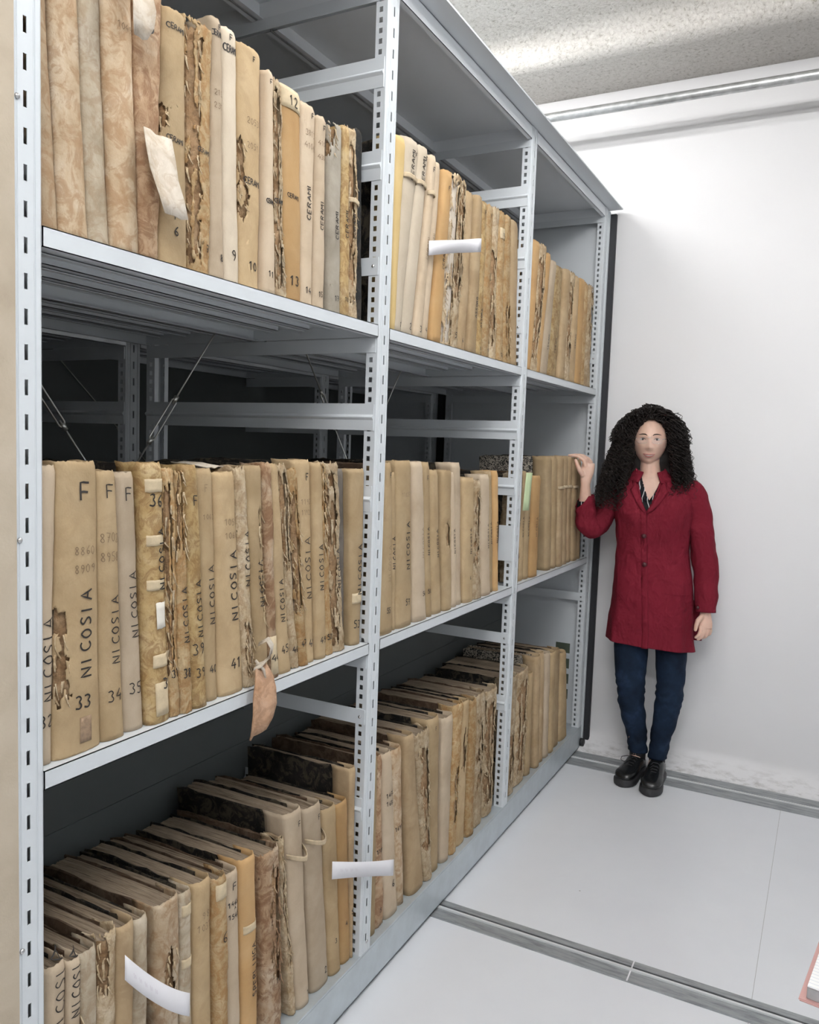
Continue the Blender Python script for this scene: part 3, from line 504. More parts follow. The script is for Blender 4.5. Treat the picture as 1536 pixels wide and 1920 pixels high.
# ================================================================ ledgers
GL = {'A': [[(0,0),(.38,1),(.76,0)],[(.15,.38),(.62,.38)]],
 'B': [[(0,0),(0,1),(.5,1),(.6,.78),(.5,.55),(0,.52)],[(.5,.52),(.68,.28),(.5,0),(0,0)]],
 'C': [[(.65,.85),(.4,1),(.12,.85),(0,.5),(.12,.15),(.4,0),(.65,.15)]],
 'D': [[(0,0),(0,1),(.4,.95),(.65,.6),(.6,.25),(.35,0),(0,0)]],
 'E': [[(.6,1),(0,1),(0,0),(.6,0)],[(0,.5),(.5,.5)]], 'F': [[(.6,1),(0,1),(.02,0)],[(0,.52),(.48,.52)]],
 'G': [[(.65,.85),(.35,1),(.05,.7),(.05,.3),(.35,0),(.65,.2),(.65,.45),(.4,.45)]],
 'I': [[(.2,0),(.2,1)]], 'L': [[(0,1),(0,0),(.55,0)]], 'M': [[(0,0),(.05,1),(.38,.4),(.7,1),(.78,0)]],
 'N': [[(0,0),(.03,1),(.6,0),(.64,1)]], 'O': [[(.35,1),(.08,.75),(.03,.4),(.3,0),(.6,.2),(.66,.65),(.35,1)]],
 'P': [[(0,0),(0,1),(.5,.95),(.6,.72),(.45,.5),(0,.48)]], 'R': [[(0,0),(0,1),(.5,.95),(.58,.72),(.4,.52),(0,.48)],[(.25,.5),(.62,0)]],
 'S': [[(.6,.85),(.3,1),(.05,.78),(.3,.52),(.6,.3),(.35,0),(.02,.12)]], 'T': [[(0,1),(.7,1)],[(.35,1),(.33,0)]],
 'Z': [[(0,1),(.6,1),(0,0),(.62,0)]], 'U': [[(0,1),(.03,.2),(.3,0),(.58,.2),(.6,1)]], 'V': [[(0,1),(.3,0),(.62,1)]],
 '0': [[(.3,1),(.05,.7),(.05,.3),(.3,0),(.55,.3),(.55,.7),(.3,1)]], '1': [[(.05,.72),(.32,1),(.3,0)]],
 '2': [[(.05,.78),(.3,1),(.55,.78),(.4,.45),(0,0),(.6,.04)]], '3': [[(.05,.9),(.35,1),(.55,.78),(.3,.55),(.58,.3),(.35,0),(.02,.1)]],
 '4': [[(.4,1),(0,.35),(.62,.38)],[(.45,.62),(.42,0)]], '5': [[(.6,1),(.12,1),(.1,.58),(.42,.62),(.6,.35),(.35,0),(.02,.08)]],
 '6': [[(.5,1),(.15,.65),(.05,.25),(.3,0),(.55,.22),(.35,.48),(.08,.35)]], '7': [[(.02,1),(.6,.98),(.25,0)],[(.15,.5),(.5,.52)]],
 '8': [[(.3,.53),(.08,.78),(.32,1),(.54,.78),(.3,.53),(.04,.25),(.3,0),(.58,.25),(.3,.53)]],
 '9': [[(.52,.62),(.25,.5),(.06,.75),(.3,1),(.52,.8),(.5,.4),(.3,0)]]}
GL['~'] = [[(0,.4),(.2,.75),(.35,.25),(.5,.7),(.62,.3),(.8,.6)]]
XF = -.012
ZS = {'A': 1.7987, 'B': .9827, 'C': .1224}
def lerp(a, b, t): return a+(b-a)*t
class Book:
    def __init__(s, row, bay, b0, b1, t0, t1, h, style, ex, seed):
        s.row, s.b0, s.b1, s.t0, s.t1, s.h, s.style, s.ex = row, b0, b1, t0, t1, h, style, ex
        s.r = random.Random(seed); s.w = (b1-b0+t1-t0)/2
        s.B = min(.015, s.w*.36); s.xo = XF-ex.get('back', 0)+s.r.uniform(-.010, .003)
        if row == 'C': s.xo -= .004
        s.d = s.r.uniform(.31, .345) if row != 'C' else s.r.uniform(.33, .365)
        s.ph = [s.r.uniform(0, 9) for _ in range(8)]
        s.amp = {'torn': .0022, 'peel': .0014, 'leather': .0014, 'vellum': .0010, 'vellum2': .0010, 'gold': .001}.get(style, .0008)
        s.o = Vector(((0, (b0+b1)/2, ZS[row])))
    def ys(s, v):   # y interval at height fraction v
        e = s.ex.get('ext', 1.0); q = v*e
        return lerp(s.b0, s.t0, q), lerp(s.b1, s.t1, q)
    def nz(s, u, v):
        p = s.ph; return (math.sin(v*7+p[0])+math.sin(v*17+u*1.5+p[1])*.6+math.sin(v*41+u*3+p[2])*.35+math.sin(v*90+u*7+p[3])*.18)*s.amp
    def P(s, u, v, off=0):
        a, b = s.ys(v); au = abs(u); c = min(1, au)
        w = b-a; y = (a+b)/2+max(-1, min(1, u))*(w/2-.0003)+(math.copysign(off*.25, u) if au > .93 else 0)
        flat = .55
        x = s.xo-s.B*(1-(1-c**2.6)**.5)+s.nz(u, v)+off
        if au > 1: x -= (au-1)
        cap = max(0, v-.975)/.025; x -= cap*cap*.004
        return Vector((x, y-s.o.y, v*s.h))
def in_torn(bk, u, v):
    for (u0, u1, v0, v1) in bk.ex.get('torn', []):
        j = noise.noise(Vector((u*2.2+bk.ph[4], v*14, bk.ph[5])))*.8
        jv = noise.noise(Vector((u*5+bk.ph[6], v*5, 3)))*.06
        if u0-.1+j*.55 < u < u1+.1+j*.6 and v0+jv < v < v1+jv and noise.noise(Vector((u*3+bk.ph[1], v*9, 7))) > -.22: return True
    return False
def sheet(name, grid, mat, parent, th=.0012, smooth=True):
    n = len(grid[0]); vs = [p for r in grid for p in r]; fs = []
    for i in range(len(grid)-1):
        for j in range(n-1): fs.append((i*n+j, i*n+j+1, (i+1)*n+j+1, (i+1)*n+j))
    o = frompy(name, vs, fs, mat, parent, None, smooth); md = o.modifiers.new('s', 'SOLIDIFY'); md.thickness = th; md.offset = 0
    return o
def write(bk, items, parent):
    for it in items:
        faded = it[5] == 0
        vs, fs = [], []
        for (txt, v, sz, ori, u0, ink) in [it]:
            W = bk.w; adv = sz*(.95 if ori == 'v' else .8); n = len(txt)
            if ori == 'h' and n*adv > W*.80: k = W*.80/(n*adv); adv *= k; sx = k
            else: sx = 1
            if ori == 'v' and sz > W*.75: sz = W*.75; adv = sz*.95
            tot = n*adv; st = sz*.10+.0007 if not faded else .0011
            lim = max(0, W*.43-(tot/2 if ori == 'h' else sz/2)); cu = max(-lim, min(lim, u0*W/2))
            if bk.w < .05: st = min(st, .0021)
            r = bk.r
            for i, ch in enumerate(txt):
                for pl in GL.get(ch, []):
                    if len(pl) > 3 and ch not in 'EFILMNTZAK':
                        for _ in range(2):
                            q_ = [pl[0]]
                            for k in range(len(pl)-1):
                                a_, b_ = pl[k], pl[k+1]
                                q_ += [(lerp(a_[0], b_[0], .25), lerp(a_[1], b_[1], .25)), (lerp(a_[0], b_[0], .75), lerp(a_[1], b_[1], .75))]
                            pl = q_+[pl[-1]]
                    pts = []
                    for k in range(len(pl)-1):
                        (ax, ay), (bx, by) = pl[k], pl[k+1]
                        for q in range(3): pts.append((lerp(ax, bx, q/3), lerp(ay, by, q/3)))
                    pts.append(pl[-1]); jx, jy = r.uniform(-.05, .05), r.uniform(-.06, .06)
                    wp = []
                    for (gx, gy) in pts:
                        gx += jx; gy += jy+.02*math.sin(gx*9+i)
                        if ori == 'h': yy = cu-tot/2+i*adv+gx*sz*sx; zz = v*bk.h-sz/2+gy*sz
                        else: yy = cu+sz/2-gy*sz; zz = v*bk.h-tot/2+i*adv+gx*sz
                        wp.append((yy, zz))
                    for k, (yy, zz) in enumerate(wp):
                        a = wp[max(0, k-1)]; c = wp[min(len(wp)-1, k+1)]; dx, dz = c[0]-a[0], c[1]-a[1]; L = math.hypot(dx, dz) or 1
                        nx, nz_ = -dz/L*st/2, dx/L*st/2
                        for sg in (-1, 1):
                            vv = (zz+sg*nz_)/bk.h; aa, bb = bk.ys(vv); uu = max(-.93, min(.93, (yy+sg*nx)/((bb-aa)/2)))
                            lift = .0022 if bk.style not in ('torn', 'peel', 'leather') else .0030
                            for bd in bk.ex.get('band', []):
                                if bd[2]-.01 < vv < bd[3]+.01: lift = .0042
                            vs.append(bk.P(uu, vv, lift))
                        if k: m_ = len(vs); fs.append((m_-4, m_-3, m_-1, m_-2))
        if vs: frompy('handwriting', vs, fs, M['ink_faded' if faded else 'ink'], parent)
STY = {'vellum': 'stained vellum', 'vellum2': 'grey vellum', 'leather': 'peeling leather', 'linen': 'pale linen', 'cream': 'cream linen', 'tan': 'tan cloth', 'straw': 'straw-coloured cloth', 'orange': 'ochre', 'yellow': 'yellow', 'gold': 'mottled gold', 'peel': 'peeling ochre', 'torn': 'shredded', 'grey': 'grey', 'greybd': 'dark grey', 'black': 'black'}
ORD = 'first second third fourth fifth sixth seventh eighth ninth tenth eleventh twelfth thirteenth fourteenth fifteenth sixteenth seventeenth eighteenth nineteenth twentieth twenty-first twenty-second twenty-third'.split()
ROWN = {'A': 'top', 'B': 'middle', 'C': 'bottom'}; BAYN = ['nearest', 'middle', 'farthest']
def build_book(row, bay, b0, b1, t0, t1, h, style, ex, idx, n, seed):
    bk = Book(row, bay, b0, b1, t0, t1, h, style, ex, seed)
    nums = [t[0] for t in ex.get('t', []) if t[0].isdigit() and len(t[0]) < 3]
    words = [t[0] for t in ex.get('t', []) if t[0].isalpha() and len(t[0]) > 3 and t[5]]
    lab = STY[style]+' ledger'
    if nums: lab += ' marked '+nums[-1]
    elif words: lab += ' lettered '+words[-1]
    elif ex.get('tie'): lab += ' with tape tie'
    elif ex.get('torn'): lab += ' with torn spine'
    lab += ', '+ORD[idx]+' from left, '+ROWN[row]+' shelf, '+BAYN[bay]+' bay'
    root = empty('ledger', bk.o, 0, lab, 'book', 'old ledgers standing on the '+ROWN[row]+' shelf')
    r = bk.r; h = bk.h
    us = [-1.05, -1.03, -1.008, -1, -.96, -.88, -.75, -.58, -.38, -.15, .08, .3, .5, .68, .82, .92, .98, 1, 1.008, 1.03, 1.05]
    big = (bay == 0 or style in ('torn', 'peel')); nv = 44 if big else 26
    if ex.get('torn'):
        us = sorted(set(us+[(us[q]+us[q+1])/2 for q in range(3, len(us)-4)])); nv = 110 if big else 60
    rag = {'torn': .007, 'peel': .004, 'leather': .004}.get(style, .0016)
    vs, fs = [], []; nu = len(us)
    for i in range(nv+1):
        v = i/nv
        for ju, u in enumerate(us):
            if ex.get('torn') and 3 < ju < nu-4 and 0 < i < nv:
                p = bk.P(u+r.uniform(-.42, .42)*(us[ju+1]-u), v+r.uniform(-.42, .42)/nv)
            else: p = bk.P(u, v)
            if i == nv: p.z += r.uniform(-rag, rag*.8)
            if i == 0: p.z = max(.0004, p.z+r.uniform(0, rag*.5))
            if style in ('torn', 'peel', 'leather'): p.x += r.uniform(-.0010, .0010)
            vs.append(p)
    for i in range(nv):
        for j in range(nu-1):
            if ex.get('torn') and in_torn(bk, (us[j]+us[j+1])/2, (i+.5)/nv): continue
            fs.append((i*nu+j, i*nu+j+1, (i+1)*nu+j+1, (i+1)*nu+j))
    if ex.get('torn'):
        for k in range(len(vs)):
            vs[k].z += r.uniform(-.0012, .0012) if 0 < k//nu < nv else 0
    sp = frompy('spine', vs, fs, M[style], root, None, True)
    md = sp.modifiers.new('s', 'SOLIDIFY'); md.thickness = .0022; md.offset = 0
    # boards
    bmat = M['boardbrown'] if r.random() < .25 else M['board']
    if ex.get('marb'): bmat = M['marble']
    if style in ('greybd',): bmat = M['greybd']
    xb = bk.xo-bk.B-.030
    if ex.get('marb') == 2: xb = bk.xo-bk.B-.006
    for sd in (0, 1):
        vs, fs = [], []; nx = 9
        cut = r.uniform(.0, .010)
        for layer in (0, 1):
            for i in (0, 1, 2, 3):
                for j in range(nx+1):
                    v = [0, .4, .8, 1][i]; a, b = bk.ys(v); y = (a+.0022+layer*.0028) if sd == 0 else (b-.0022-layer*.0028)
                    z = .0006+v*(h-.0030)-(r.uniform(0, .0065) if i == 3 else 0)
                    if i == 3 and j == nx: z -= .006
                    vs.append(Vector((lerp(xb, -bk.d-.003, j/nx), y-bk.o.y, z)))
        K = 4*(nx+1)
        for i in range(3):
            for j in range(nx):
                a = i*(nx+1)+j; fs += [(a, a+1, a+nx+2, a+nx+1), (K+a, K+a+nx+1, K+a+nx+2, K+a+1)]
        for j in range(nx):
            a = 3*(nx+1)+j; fs.append((a, a+1, K+a+1, K+a)); fs.append((j, K+j, K+j+1, j+1))
        for i in range(3):
            a = i*(nx+1); fs.append((a, a+nx+1, K+a+nx+1, K+a)); a += nx; fs.append((a, K+a, K+a+nx+1, a+nx+1))
        frompy('board', vs, fs, bmat, root)
    # text block: strips across the thickness with uneven heights
    ns = max(5, int(bk.w/.0035)); vs, fs = [], []
    xin = bk.xo-.0050 if style not in ('torn', 'peel') else bk.xo-.0040
    for i in range(ns+1):
        u = -1+2*i/ns; zt = h-.0075-r.uniform(0, .0035)-(r.uniform(.002, .01) if r.random() < .08 else 0)
        xs = xin-bk.B*(1-(1-min(.999, abs(u)*.97)**2.4)**.5)*1.1-.0005*abs(u)
        nseg = 7
        for j in range(nseg+1):
            x = lerp(xs, -bk.d+.006, j/nseg); zz = zt-(.003 if j in (0, nseg) else 0)-r.uniform(0, .0012)
            a, b = bk.ys(zz/h); y = (a+b)/2+u*((b-a)/2-.0055)
            vs.append(Vector((x, y-bk.o.y, zz)))
        for (x, v) in ((-bk.d+.006, .002), (xs, .002)):
            a, b = bk.ys(0); vs.append(Vector((x, (a+b)/2+u*((b-a)/2-.0055)-bk.o.y, .001)))
    K = nseg+3
    for i in range(ns):
        for j in range(K): fs.append((i*K+j, i*K+(j+1) % K, (i+1)*K+(j+1) % K, (i+1)*K+j))
    fs.append(tuple(range(K))[::-1]); fs.append(tuple(ns*K+j for j in range(K)))
    tb = frompy('text_block', vs, fs, [M['pages_white'] if ex.get('white') else M['pages'], M['lining']], root)
    for p in tb.data.polygons:
        if abs(p.normal.x) > .35 and p.center.x > bk.xo-.06 and not ex.get('white'): p.material_index = 1
    for (u0, u1, v0, v1, mk_) in ex.get('band', []):
        u0 = -1.02 if u0 <= -.8 else u0
        sheet('paper_patch', [[bk.P(lerp(u0, u1, j/8)+.0*i, lerp(v0, v1, i/4)+r.uniform(-.0015, .0015), .0026) for j in range(9)] for i in range(5)], M[mk_], root, .0008)
    for tv in ex.get('tie', []):
        g = []
        for k in range(5):
            row_ = []
            for j in range(13):
                u = -1+2*j/12; lo = 1 if row == 'C' else 0; p = bk.P(u*.99, tv-.012+k*.006+.004*math.sin(j*.5)-lo*.022*(1-u*u), .004+(.003+.016*lo)*(1-u*u)+(.001 if k in (1, 3) else 0)); row_.append(p)
            g.append(row_)
        sheet('tape_tie', g, M['tie'], root, .0018)
    if ex.get('torn') and big:      # loose shreds standing off the tear
        vs, fs = [], []
        for (u0, u1, v0, v1) in ex['torn']:
            for _ in range(int(4+(v1-v0)*26)):
                v = r.uniform(v0, v1); u = max(-.95, min(.95, (u0 if r.random() < .5 else u1)+r.uniform(-.15, .15))); p = bk.P(u, v, .001)
                L = r.uniform(.008, .028); wd = r.uniform(.002, .006); ln = r.uniform(.002, .009); n_ = len(vs); sg = r.choice((-1, 1))
                for k in range(4):
                    t = k/3
                    for q in (-1, 1): vs.append(p+Vector((ln*t*t, q*wd*(1-t*.6)/2+sg*.004*t, -L*t)))
                for k in range(3): fs.append((n_+2*k, n_+2*k+1, n_+2*k+3, n_+2*k+2))
        o = frompy('loose_shreds', vs, fs, M['torn' if style != 'leather' else 'leather'], root, None, True); o['kind'] = 'stuff'; md = o.modifiers.new('s', 'SOLIDIFY'); md.thickness = .0010
    if ex.get('t'): write(bk, ex['t'], root)
    return bk, root
BK = {}
cnt = {}
for t in TABLE: cnt[(t[0], t[1])] = cnt.get((t[0], t[1]), 0)+1
seen = {}
for i, t in enumerate(TABLE):
    k = (t[0], t[1]); idx = seen.get(k, 0); seen[k] = idx+1
    BK[(t[0], t[1], idx)] = build_book(*t[:7], t[7], t[8], idx, cnt[k], 100+i)
# special torn pieces
def wl(root, p): return Vector(p)-root.location
bk, root = BK[('A', 0, 4)]
def strip_sheet(name, pts, ws, mat, root, ax=Vector((0, 1, 0)), th=.0015, curl=.004, nseg=4):
    g = []
    for i, p in enumerate(pts):
        p = Vector(p); row_ = []
        for j in range(nseg+1):
            u = -1+2*j/nseg; row_.append((p if root is None else wl(root, p))+ax*(u*ws[i]/2)+Vector((curl*u*u+.0012*math.sin(i*2.1+j*1.7), 0, .002*math.sin(j*2.3+i))))
        g.append(row_)
    return sheet(name, g, mat, root, th)
strip_sheet('torn_strip', [(.004, 1.022, 2.00), (.010, 1.024, 1.965), (.016, 1.027, 1.935), (.024, 1.034, 1.90), (.030, 1.040, 1.868)], [.062, .066, .064, .060, .054], M['strip'], root)
strip_sheet('peeled_flap', [(.0, .968, 2.225), (.018, .970, 2.205), (.030, .968, 2.175), (.030, .965, 2.145), (.022, .966, 2.125)], [.030, .045, .048, .042, .028], M['strip'], root)
bk, root = BK[('B', 0, 10)]
strip_sheet('hanging_leather', [(.004, 1.322, 1.03), (.012, 1.322, 1.005), (.020, 1.317, .978), (.024, 1.312, .945), (.022, 1.306, .915), (.018, 1.300, .893)], [.030, .050, .064, .066, .060, .046], M['skinpaper'], root, Vector((.15, .95, .2)), .004, .006)
tubeobj('fringe', [(.0, 1.315-root.location.y, .06), (.014, 1.325-root.location.y, .04), (.016, 1.33-root.location.y, .02)], [.003, .0035, .002], M['strip'], root)
strip_sheet('paper_loop', [(.0, 1.325, 1.075), (.014, 1.335, 1.085), (.022, 1.342, 1.07), (.020, 1.338, 1.05), (.012, 1.322, 1.035), (.004, 1.308, 1.03)], [.010, .014, .015, .015, .014, .012], M['strip'], root, Vector((0, .7, .7)), .0015, .001)
bk, root = BK[('B', 0, 9)]
strip_sheet('white_page_edge', [(-.06, 1.25, 1.442), (-.10, 1.245, 1.447), (-.14, 1.235, 1.449)], [.045, .05, .05], M['strip'], root, Vector((.2, .8, .05)), .002, .002)
# seal on ledger 33, red cap near its torn joint
bk, root = BK[('B', 0, 1)]
sheet('brown_stamp', [[bk.P(lerp(-.05, .45, j/5), lerp(.035, .125, i/5), .0016) for j in range(6)] for i in range(6)], plain('brown_stamp_paper', (.28, .19, .12), .85, 0, 90, .35), root, .0006)
# end of a green slip and the ladder-like label of the last bottom ledger
bk, root = BK[('C', 2, 8)]
for k in range(4):
    boxes('green_tape', [(-.10, -.030, .0608, .0622, .43-.075*k-.03, .43-.075*k+.018)], plain('dark_green_tape', (.05, .065, .045), .8), root)
# paper slips: things of their own
def slip(p0, p1, wdt, label, sag=.0, txt=None, bend=0, twist=0, tilt=(0, 0, 1)):
    p0, p1 = Vector(p0), Vector(p1); t = empty('paper_slip', p0, 0, label, 'paper slip', 'white paper slips sticking out of the ledgers'); g = []; d = p1-p0
    upv = Vector(tilt).normalized()
    for i in range(13):
        q = i/12; c = d*q+Vector((bend*math.sin(q*PI), 0, -sag*4*q*(1-q))); a = upv.copy(); a.rotate(Matrix.Rotation(twist*math.sin(q*PI*1.0), 3, d.normalized()))
        g.append([c+a*(wdt*(k/2-.5)) for k in range(3)])
    sheet('paper', g, M['white_paper'], t, .0005)
    if txt:
        vs, fs = [], []; nn = d.normalized().cross(upv); nn = nn if nn.x > 0 else -nn
        for i, ch in enumerate(txt):
            for pl in GL.get(ch, []):
                for k, (gx, gy) in enumerate(pl):
                    q = .10+(i+gx)*.075; c = d*q+Vector((bend*math.sin(q*PI), 0, -sag*4*q*(1-q)))+upv*((gy-.5)*wdt*.38)+nn*.0012
                    vs += [c-upv*.0005, c+upv*.0005+d.normalized()*.0006]
                    if k: m_ = len(vs); fs.append((m_-4, m_-3, m_-1, m_-2))
        frompy('handwriting', vs, fs, M['pencil'], t)
    return t
slip((-.01, 2.066, 2.052), (.050, 2.297, 2.108), .040, 'white paper slip standing out from the top shelf ledgers of the middle bay', 0, None, .004, .5)
slip((.006, .963, .578), (.045, 1.083, .448), .046, 'white paper slip hanging out of the bottom shelf ledgers in the nearest bay', .012, '~~~~~', .006, 0)
slip((.006, 1.625, .443), (.055, 1.858, .356), .046, 'white paper slip crossing the second post above the bottom shelf', 0, '~~~~', .003, .25)
g = empty('paper_slip', (.0, 2.93, 1.41), 0, 'pale green paper slip tucked beside the third post on the middle shelf', 'paper slip', 'green paper slips')
sheet('paper', [[Vector((.008+.004*j-.01*i*.1, -.014+.012*j-.003*i, -.036*i)) for j in range(4)] for i in range(5)], M['green_slip'], g, .0005)
# ================================================================ the woman
PX = empty('person', (.36, 3.74, 0), math.radians(11), 'woman with long curly black hair, glasses, dark red coat and jeans, standing by the wall', 'person')
m, nt, b = mk('skin'); co = coords(nt, False); n = noi(nt, co, 18, 3)
nt.links.new(ramp(nt, n, [(.3, (.70, .455, .355)), (.7, (.76, .51, .405))]), b.inputs['Base Color']); b.inputs['Roughness'].default_value = .48
b.inputs['Subsurface Weight'].default_value = .12; b.inputs['Subsurface Radius'].default_value = (.012, .005, .003); M['skin'] = m
m, nt, b = mk('red_cotton'); co = coords(nt, False); n = noi(nt, co, 220, 2)
nt.links.new(ramp(nt, noi(nt, co, 6, 3), [(.3, (.150, .011, .022)), (.7, (.185, .014, .028))]), b.inputs['Base Color']); b.inputs['Roughness'].default_value = .8; b.inputs['Specular IOR Level'].default_value = .12
n5 = noi(nt, coords(nt, False, (1, 1, .7)), 13, 3, .55, .3)
mm = N(nt, 'ShaderNodeMath', operation='MULTIPLY'); nt.links.new(n5, mm.inputs[0]); mm.inputs[1].default_value = 1.0
bump(nt, b, mm.outputs[0], .95, .03); M['coat'] = m
m, nt, b = mk('denim'); co = coords(nt, False); sx = nt.nodes.new('ShaderNodeSeparateXYZ'); nt.links.new(co, sx.inputs[0])
n = noi(nt, co, 7, 4, .6); c = ramp(nt, n, [(.38, (.006, .011, .022)), (.55, (.011, .022, .045)), (.75, (.030, .055, .115))])
nt.links.new(c, b.inputs['Base Color']); b.inputs['Roughness'].default_value = .85; b.inputs['Specular IOR Level'].default_value = .15; bump(nt, b, noi(nt, co, 300, 2), .2, .001); M['denim'] = m
m, nt, b = mk('striped_shirt'); co = coords(nt, False); wv = N(nt, 'ShaderNodeTexWave', Scale=14.0, Distortion=3.5, Detail=1.0); wv.inputs['Detail Scale'].default_value = 1.2
nt.links.new(co, wv.inputs['Vector']); nt.links.new(ramp(nt, wv.outputs['Fac'], [(.93, (.008, .008, .010)), (.965, (.6, .6, .6))]), b.inputs['Base Color']); b.inputs['Roughness'].default_value = .6; b.inputs['Specular IOR Level'].default_value = .12; M['shirt'] = m
m, nt, b = mk('black_hair'); co = coords(nt, False); n = noi(nt, co, 30, 3)
nt.links.new(ramp(nt, n, [(.3, (.008, .006, .006)), (.75, (.022, .016, .014))]), b.inputs['Base Color']); b.inputs['Roughness'].default_value = .40; b.inputs['Specular IOR Level'].default_value = .3; M['hair'] = m
M['shoe'] = plain('black_leather', (.010, .011, .012), .24, 0, 20, .1); M['sole'] = plain('black_sole', (.022, .022, .025), .6)
M['lip'] = plain('lips', (.46, .16, .14), .45); M['brow'] = plain('eyebrow', (.03, .018, .014), .8)
M['eyew'] = plain('eye_white', (.62, .58, .56), .3); M['iris'] = plain('brown_iris', (.03, .016, .010), .2); M['button'] = plain('dark_red_button', (.07, .01, .016), .4)
M['nail'] = plain('nail', (.68, .45, .38), .3); M['teeth'] = plain('teeth', (.72, .68, .62), .3)
def loft(rings, closed=True, cap0=True, cap1=True):
    vs, fs = [], []; k = len(rings[0])
    for r in rings: vs += r
    for i in range(len(rings)-1):
        for j in range(k if closed else k-1): fs.append((i*k+j, i*k+(j+1) % k, (i+1)*k+(j+1) % k, (i+1)*k+j))
    if cap0: fs.append(tuple(range(k))[::-1])
    if cap1: fs.append(tuple((len(rings)-1)*k+j for j in range(k)))
    return vs, fs
def interp(keys, t):
    for a, b in zip(keys, keys[1:]):
        if (a[0]-t)*(b[0]-t) <= 0:
            f = (t-a[0])/(b[0]-a[0]) if b[0] != a[0] else 0; f = f*f*(3-2*f)*.5+f*.5
            return [lerp(p, q, f) for p, q in zip(a[1:], b[1:])]
    return list(keys[0][1:] if abs(keys[0][0]-t) < abs(keys[-1][0]-t) else keys[-1][1:])
HC = Vector((-.0635, .015, 1.553))     # head centre
def head_vert(th, ph):
    d = Vector((math.sin(ph)*math.sin(th), -math.sin(ph)*math.cos(th), math.cos(ph)))   # th=0 -> face (-y)
    p = Vector((d.x*.0745, d.y*.094, d.z*.110)); fr = max(0, -d.y)
    z = p.z
    if z < .0:   # jaw
        k = min(1, -z/.105); p.x *= 1-.27*k**1.8; p.y = p.y*(1-.10*k) if p.y < 0 else p.y*(1-.45*k)
    if z > .04: p.x *= 1-.05*(z-.04)/.07
    if fr > .25:
        x = p.x; g = lambda cx, cz, sx, sz: math.exp(-((x-cx)/sx)**2-((z-cz)/sz)**2)
        f = 0
        f += .0150*g(0, -.028, .0105, .011)                 # nose tip
        f += .008*g(0, -.006, .0075, .022)                # bridge
        f += .0045*(g(-.011, -.033, .006, .006)+g(.011, -.033, .006, .006))
        f -= .0085*(g(-.030, .008, .019, .010)+g(.030, .008, .019, .010))   # sockets
        f += .0035*(g(-.030, .026, .02, .007)+g(.030, .026, .02, .007))     # brow ridge
        f += .006*(g(-.036, -.024, .02, .02)+g(.036, -.024, .02, .02))      # cheeks
        f += .0040*g(0, -.061, .028, .009)                  # lips mass
        f -= .0030*g(0, -.0605, .022, .002)
        f -= .0035*g(0, -.076, .018, .006)
        f += .009*g(0, -.096, .020, .012)                   # chin
        p.y -= f*min(1, (fr-.25)/.35)
    return HC+p
vsA, fsA = [], []
def addmesh(vf):
    v, f = vf; b = len(vsA); vsA.extend(v); fsA.extend([tuple(b+i for i in q) for q in f])
nth, nph = 72, 64
rings = [[head_vert(2*PI*j/nth, PI*(.004+.992*i/nph)) for j in range(nth)] for i in range(nph+1)]
addmesh(loft(rings))
for s in (-1, 1):   # ears
    addmesh(tube([HC+Vector((s*.070, .012, -.022)), HC+Vector((s*.076, .014, -.006)), HC+Vector((s*.078, .018, .012)), HC+Vector((s*.071, .012, .022))], [.005, .010, .011, .005], 10))
def ell(cx, cy, z, a, b, n=28, tilt=0, sq=2.0):
    r = []
    for j in range(n):
        t = 2*PI*j/n; c, s_ = math.cos(t), math.sin(t); e = 2/sq
        r.append(Vector((cx+a*math.copysign(abs(c)**e, c), cy+b*math.copysign(abs(s_)**e, s_), z+tilt*c)))
    return r
# neck + torso core (under the coat)
addmesh(loft([ell(-.060, .020, 1.50, .043, .048), ell(-.057, .022, 1.45, .0425, .048), ell(-.053, .026, 1.41, .046, .050), ell(-.050, .030, 1.385, .072, .056), ell(-.048, .03, 1.355, .125, .066), ell(-.046, .03, 1.31, .155, .078), ell(-.044, .025, 1.25, .150, .088), ell(-.04, .03, 1.15, .13, .09), ell(-.03, .035, 1.0, .12, .085), ell(-.02, .035, .85, .14, .10), ell(-.015, .035, .76, .12, .09)]))
addmesh(loft([ell(-.095, .035, .84, .07, .08), ell(-.094, .02, .62, .062, .07), ell(-.082, .0, .42, .045, .05), ell(-.066, .01, .28, .042, .046), ell(-.040, .03, .10, .028, .034), ell(-.055, .0, .04, .03, .08)]))
addmesh(loft([ell(.055, .035, .84, .07, .08), ell(.080, .02, .62, .062, .07), ell(.086, .0, .42, .045, .05), ell(.070, .01, .28, .042, .046), ell(.050, .03, .10, .028, .034), ell(.035, -.03, .04, .03, .08)]))
# arms
RA = [(.125, .03, 1.335), (.160, .025, 1.26), (.180, .02, 1.15), (.203, .02, 1.03), (.214, .0, .92), (.2175, -.015, .815), (.2165, -.022, .79)]
addmesh(tube(RA, [.045, .042, .037, .034, .032, .024, .022], 14))
LA = [(-.20, .03, 1.315), (-.245, .02, 1.22), (-.300, .0, 1.155), (-.322, -.03, 1.20), (-.330, -.045, 1.27), (-.3335, -.05, 1.335), (-.334, -.05, 1.362)]
addmesh(tube(LA, [.045, .040, .036, .034, .030, .0225, .0215], 14))
def chain(pts, rr):
    P = [Vector(p) for p in pts]; out = [P[0]]; rad = [rr[0]]
    for i in range(len(P)-1):
        for k in range(1, 5): out.append(P[i].lerp(P[i+1], k/4)); rad.append(lerp(rr[i], rr[i+1], k/4))
    d = (out[-1]-out[-2]).normalized(); r = rad[-1]
    for a in (.35, .65, .85, .98): out.append(P[-1]+d*r*a); rad.append(r*math.sqrt(1-a*a))
    addmesh(tube(out, rad, 10))
